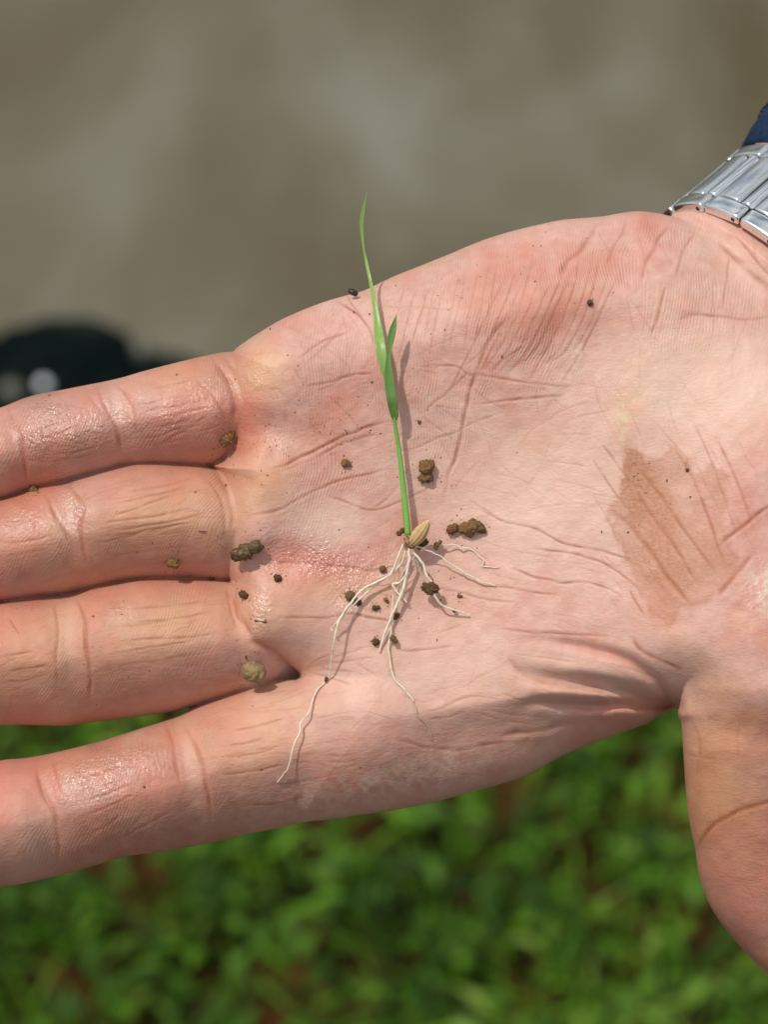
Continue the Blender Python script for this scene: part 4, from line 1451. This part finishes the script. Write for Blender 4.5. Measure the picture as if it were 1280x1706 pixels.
# ================================================================== soil crumbs, each a thing
def crumb(lobes, mat, label, cat="soil crumb", name="soil_crumb", lift=0.0, squash=0.9, amp=0.27, seed=1, freq=2.0, sub=4, group="soil crumbs on the hand", base=None):
    cx = sum(l[0] for l in lobes) / len(lobes)
    cy = sum(l[1] for l in lobes) / len(lobes)
    L = [(x, -y, r * squash * 0.9 + ((surf(x, y) - surf(cx, cy)) * 0.5 if base is None else 0), r) for x, y, r in lobes]
    P, F = lump(L, sub, amp, freq, seed)
    z0 = surf(cx, cy) if base is None else base
    zmin = P[:, 2].min()
    org = np.array(loc3(cx, cy, z0 + lift))
    V = [np.array(loc3(p[0], -p[1], z0 + lift + (p[2] - zmin) * squash - 2.0)) - org for p in P]
    o = mesh_obj(name, V, F, mat, matrix=HAND_M @ Matrix.Translation(Vector(org)))
    tag(o, label, cat, group)
    if base is None and lift == 0:
        CRUMBS.append((cx, cy, max(l[2] for l in lobes) + 0.5 * math.hypot(lobes[0][0] - lobes[-1][0], lobes[0][1] - lobes[-1][1])))
    return o


CRUMBS = []
K = crumb
K([(711, 777, 14), (702, 798, 7.5), (714, 797, 9)], M_CRUMB, "brown soil crumb with two small lobes, right of the green stem", seed=1)
K([(774, 880, 11), (789, 876, 13), (802, 880, 9), (783, 890, 7)], M_CRUMB, "largest ragged soil crumb right of the rice grain", seed=2, amp=.26)
K([(752, 883, 9), (758, 880, 8)], M_CRUMB_RED, "reddish soil crumb touching the ragged crumb right of the grain", seed=3)
K([(575, 771, 7), (579, 773, 6)], M_CRUMB, "small lone round crumb left of the green stem", seed=4, amp=.1)
K([(378, 732, 10), (373, 739, 7), (385, 726, 7)], M_CRUMB, "tan crumb wedged at the base of the little finger", seed=5, amp=.26)
K([(396, 924, 13), (408, 920, 15), (427, 911, 12)], M_CRUMB_WET, "wet shiny double lump of soil between ring and middle finger bases", seed=6, amp=.24)
K([(284, 938, 8), (291, 939, 9)], M_CRUMB, "rough crumb lying on the ring finger's lower side", seed=7, amp=.24)
K([(419, 1118, 18), (427, 1121, 17)], M_CRUMB_PALE, "pale round clod between index and middle finger bases, the biggest lump", seed=8, amp=.15)
K([(404, 990, 7), (409, 993, 6)], M_CRUMB_DARK, "dark crumb at the base of the middle finger beside a wet shine", seed=9)
K([(463, 963, 6.5), (459, 960, 4)], M_CRUMB_DARK, "small dark crumb right of the wet double lump", seed=10)
K([(54, 815, 6.5), (60, 817, 4)], M_CRUMB, "crumb on the ring finger's upper edge at the far left", seed=11)
K([(584, 993, 9)], M_CRUMB_WET, "wet glossy bead of soil where two roots cross", seed=12, amp=.08)
K([(597, 1003, 6)], M_CRUMB_DARK, "small crumb tucked under the long root beside the wet bead", seed=13)
K([(638, 948, 6)], M_CRUMB, "crumb left of the roots just below the grain", seed=14)
K([(625, 1013, 5), (630, 1012, 4)], M_CRUMB_DARK, "crumb with a dark tail left of the thick middle root", seed=15)
K([(643, 999, 4), (646, 1003, 3)], M_CRUMB, "tiny crumb between the two middle roots", seed=16, sub=3)
K([(661, 1025, 5.5), (659, 1030, 4)], M_CRUMB_DARK, "dark oval crumb stuck to the right of the thick middle root", seed=17)
K([(626, 1070, 6.5)], M_CRUMB_DARK, "round dark crumb at the tip of the thick middle root", seed=18)
K([(655, 1063, 6), (659, 1068, 5)], M_CRUMB, "crumb clinging to the thin root that bends down right", seed=19, lift=8)
K([(709, 978, 8), (716, 984, 8), (725, 981, 8), (719, 974, 6)], M_CRUMB_DARK, "knobbly dark crumb cluster hanging on the right-hand root", seed=20, amp=.3, lift=24)
K([(728, 908, 5), (734, 903, 4), (726, 914, 4)], M_CRUMB, "small curled crumb on the thin root right of the grain", seed=21, lift=18)
K([(757, 1017, 4)], M_CRUMB, "tiny crumb near the tip of the right-hand root", seed=22, lift=8, sub=3)
K([(765, 993, 3.5), (769, 994, 3)], M_CRUMB_RED, "tiny tan crumb on the skin right of the crumb cluster", seed=23, sub=3)
K([(706, 903, 8), (699, 912, 5)], M_CRUMB_DARK, "dark crumb half hidden under the grain's right side", seed=24, lift=26)
K([(665, 889, 5), (671, 884, 5)], M_CRUMB_DARK, "dark elongated crumb against the stem's foot left of the grain", seed=25, lift=24)
K([(984, 504, 5.2)], M_CRUMB_DARK, "lone dark crumb on the heel of the hand", seed=26)
K([(544, 1130, 3.5), (543, 1134, 3)], M_CRUMB_DARK, "speck of soil on the long root above the index finger", seed=27, lift=7, sub=3)
K([(499, 1126, 4.5)], M_CRUMB_RED, "small reddish crumb in the web beside the pale clod", seed=28, sub=3)
K([(352, 963, 4)], M_CRUMB_RED, "tiny orange crumb in the gap between ring and middle fingers", seed=29, sub=3)
K([(984 + 162, 783, 3.2)], M_CRUMB_DARK, "tiny dark crumb on the brown stain at the thumb base", seed=30, sub=3)
K([(699, 703, 3.2)], M_CRUMB_RED, "tiny crumb right of the folded leaf base", seed=31, sub=3)
K([(441, 1036, 3.6), (423, 1034, 3)], M_CRUMB_RED, "tiny pair of grains below the wet shine at the middle finger", seed=32, sub=3)
# the black seed on the edge of the hand
mseed, nt, b = new_mat("black_seed")
b.inputs["Base Color"].default_value = (0.016, 0.007, 0.004, 1)
b.inputs["Roughness"].default_value = 0.45
K([(585, 485, 5), (588, 487, 5.5), (592, 489, 5)], mseed, "shiny black seed on the upper edge of the hand left of the blade", "seed", "seed", seed=33, amp=.03, group=None, base=surf(592, 500))
# a short dark fibre on the ring finger
mf, nt, b = new_mat("dark_fibre")
b.inputs["Base Color"].default_value = (0.02, 0.012, 0.008, 1)
fib = tube("fibre", [(331, 885, surf(331, 885) + 1.2), (337, 886, surf(337, 886) + 2), (344, 886, surf(344, 886) + 1.2)], [0.5, 0.8, 0.5], mf, None, 6)
tag(fib, "short dark fibre lying on the ring finger", "fibre")


# dust and dirt specks too small to pick apart
def build_specks():
    V0, F0 = ICO[2]
    V, F = [], []
    pts = []
    def scat(n, cx, cy, sx, sy, r0, r1):
        for _ in range(n):
            pts.append((random.gauss(cx, sx), random.gauss(cy, sy), random.uniform(r0, r1)))
    for cx, cy, r in CRUMBS:
        for _ in range(int(3 + r * 0.9)):
            a, q_ = random.uniform(0, 6.283), r * (1.0 + abs(random.gauss(0, 0.45)))
            pts.append((cx + q_ * math.cos(a), cy + q_ * math.sin(a), random.uniform(.4, 1.3)))
    scat(34, 500, 705, 60, 22, .5, 1.4)
    scat(18, 570, 722, 40, 10, .6, 1.6)
    scat(10, 1088, 850, 24, 60, .5, 1.2)
    scat(8, 1060, 775, 10, 22, .5, 1.3)
    scat(4, 1170, 1260, 12, 40, .6, 1.2)
    scat(24, 660, 1000, 60, 50, .6, 1.6)
    scat(20, 420, 760, 30, 30, .6, 1.5)
    scat(40, 560, 620, 120, 120, .5, 1.4)
    scat(30, 900, 470, 80, 60, .5, 1.3)
    scat(30, 300, 1100, 150, 120, .5, 1.4)
    scat(30, 200, 820, 150, 120, .5, 1.3)
    scat(5, 150, 1110, 8, 30, .5, 1.2)
    pts += [(1003, 886, 1.8), (1047, 887, 2), (837, 594, 2), (620, 637, 2), (590, 521, 2.2), (616, 524, 2), (450, 549, 2.2), (356, 748, 2.4), (347, 772, 3), (240, 1311, 2.4), (294, 625, 2), (376, 809, 2.4),
            (82, 659, 2), (1112, 801, 2), (1151, 828, 2), (889, 410, 1.6), (902, 410, 1.6), (892, 469, 1.6), (325, 820, 1.8), (253, 904, 1.6), (435, 1282, 2), (600, 1278, 2), (410, 1094, 3), (63, 821, 2.4), (155, 1027, 2)]
    for x, y, r in pts:
        if not (0 < x < 1280): continue
        z = surf(x, y)
        if z < -100: continue
        i = len(V)
        s = random.uniform(.6, 1.3)
        for v in V0:
            V.append(loc3(x + v[0] * r * s, y + v[1] * r / s, z + v[2] * r * 0.7))
        F += [tuple(i + k for k in f) for f in F0]
    o = mesh_obj("dirt_specks", V, F, M_CRUMB_RED, matrix=HAND_M)
    tag(o, "fine dark specks of dirt scattered over the skin", "dirt", kind="stuff")


build_specks()
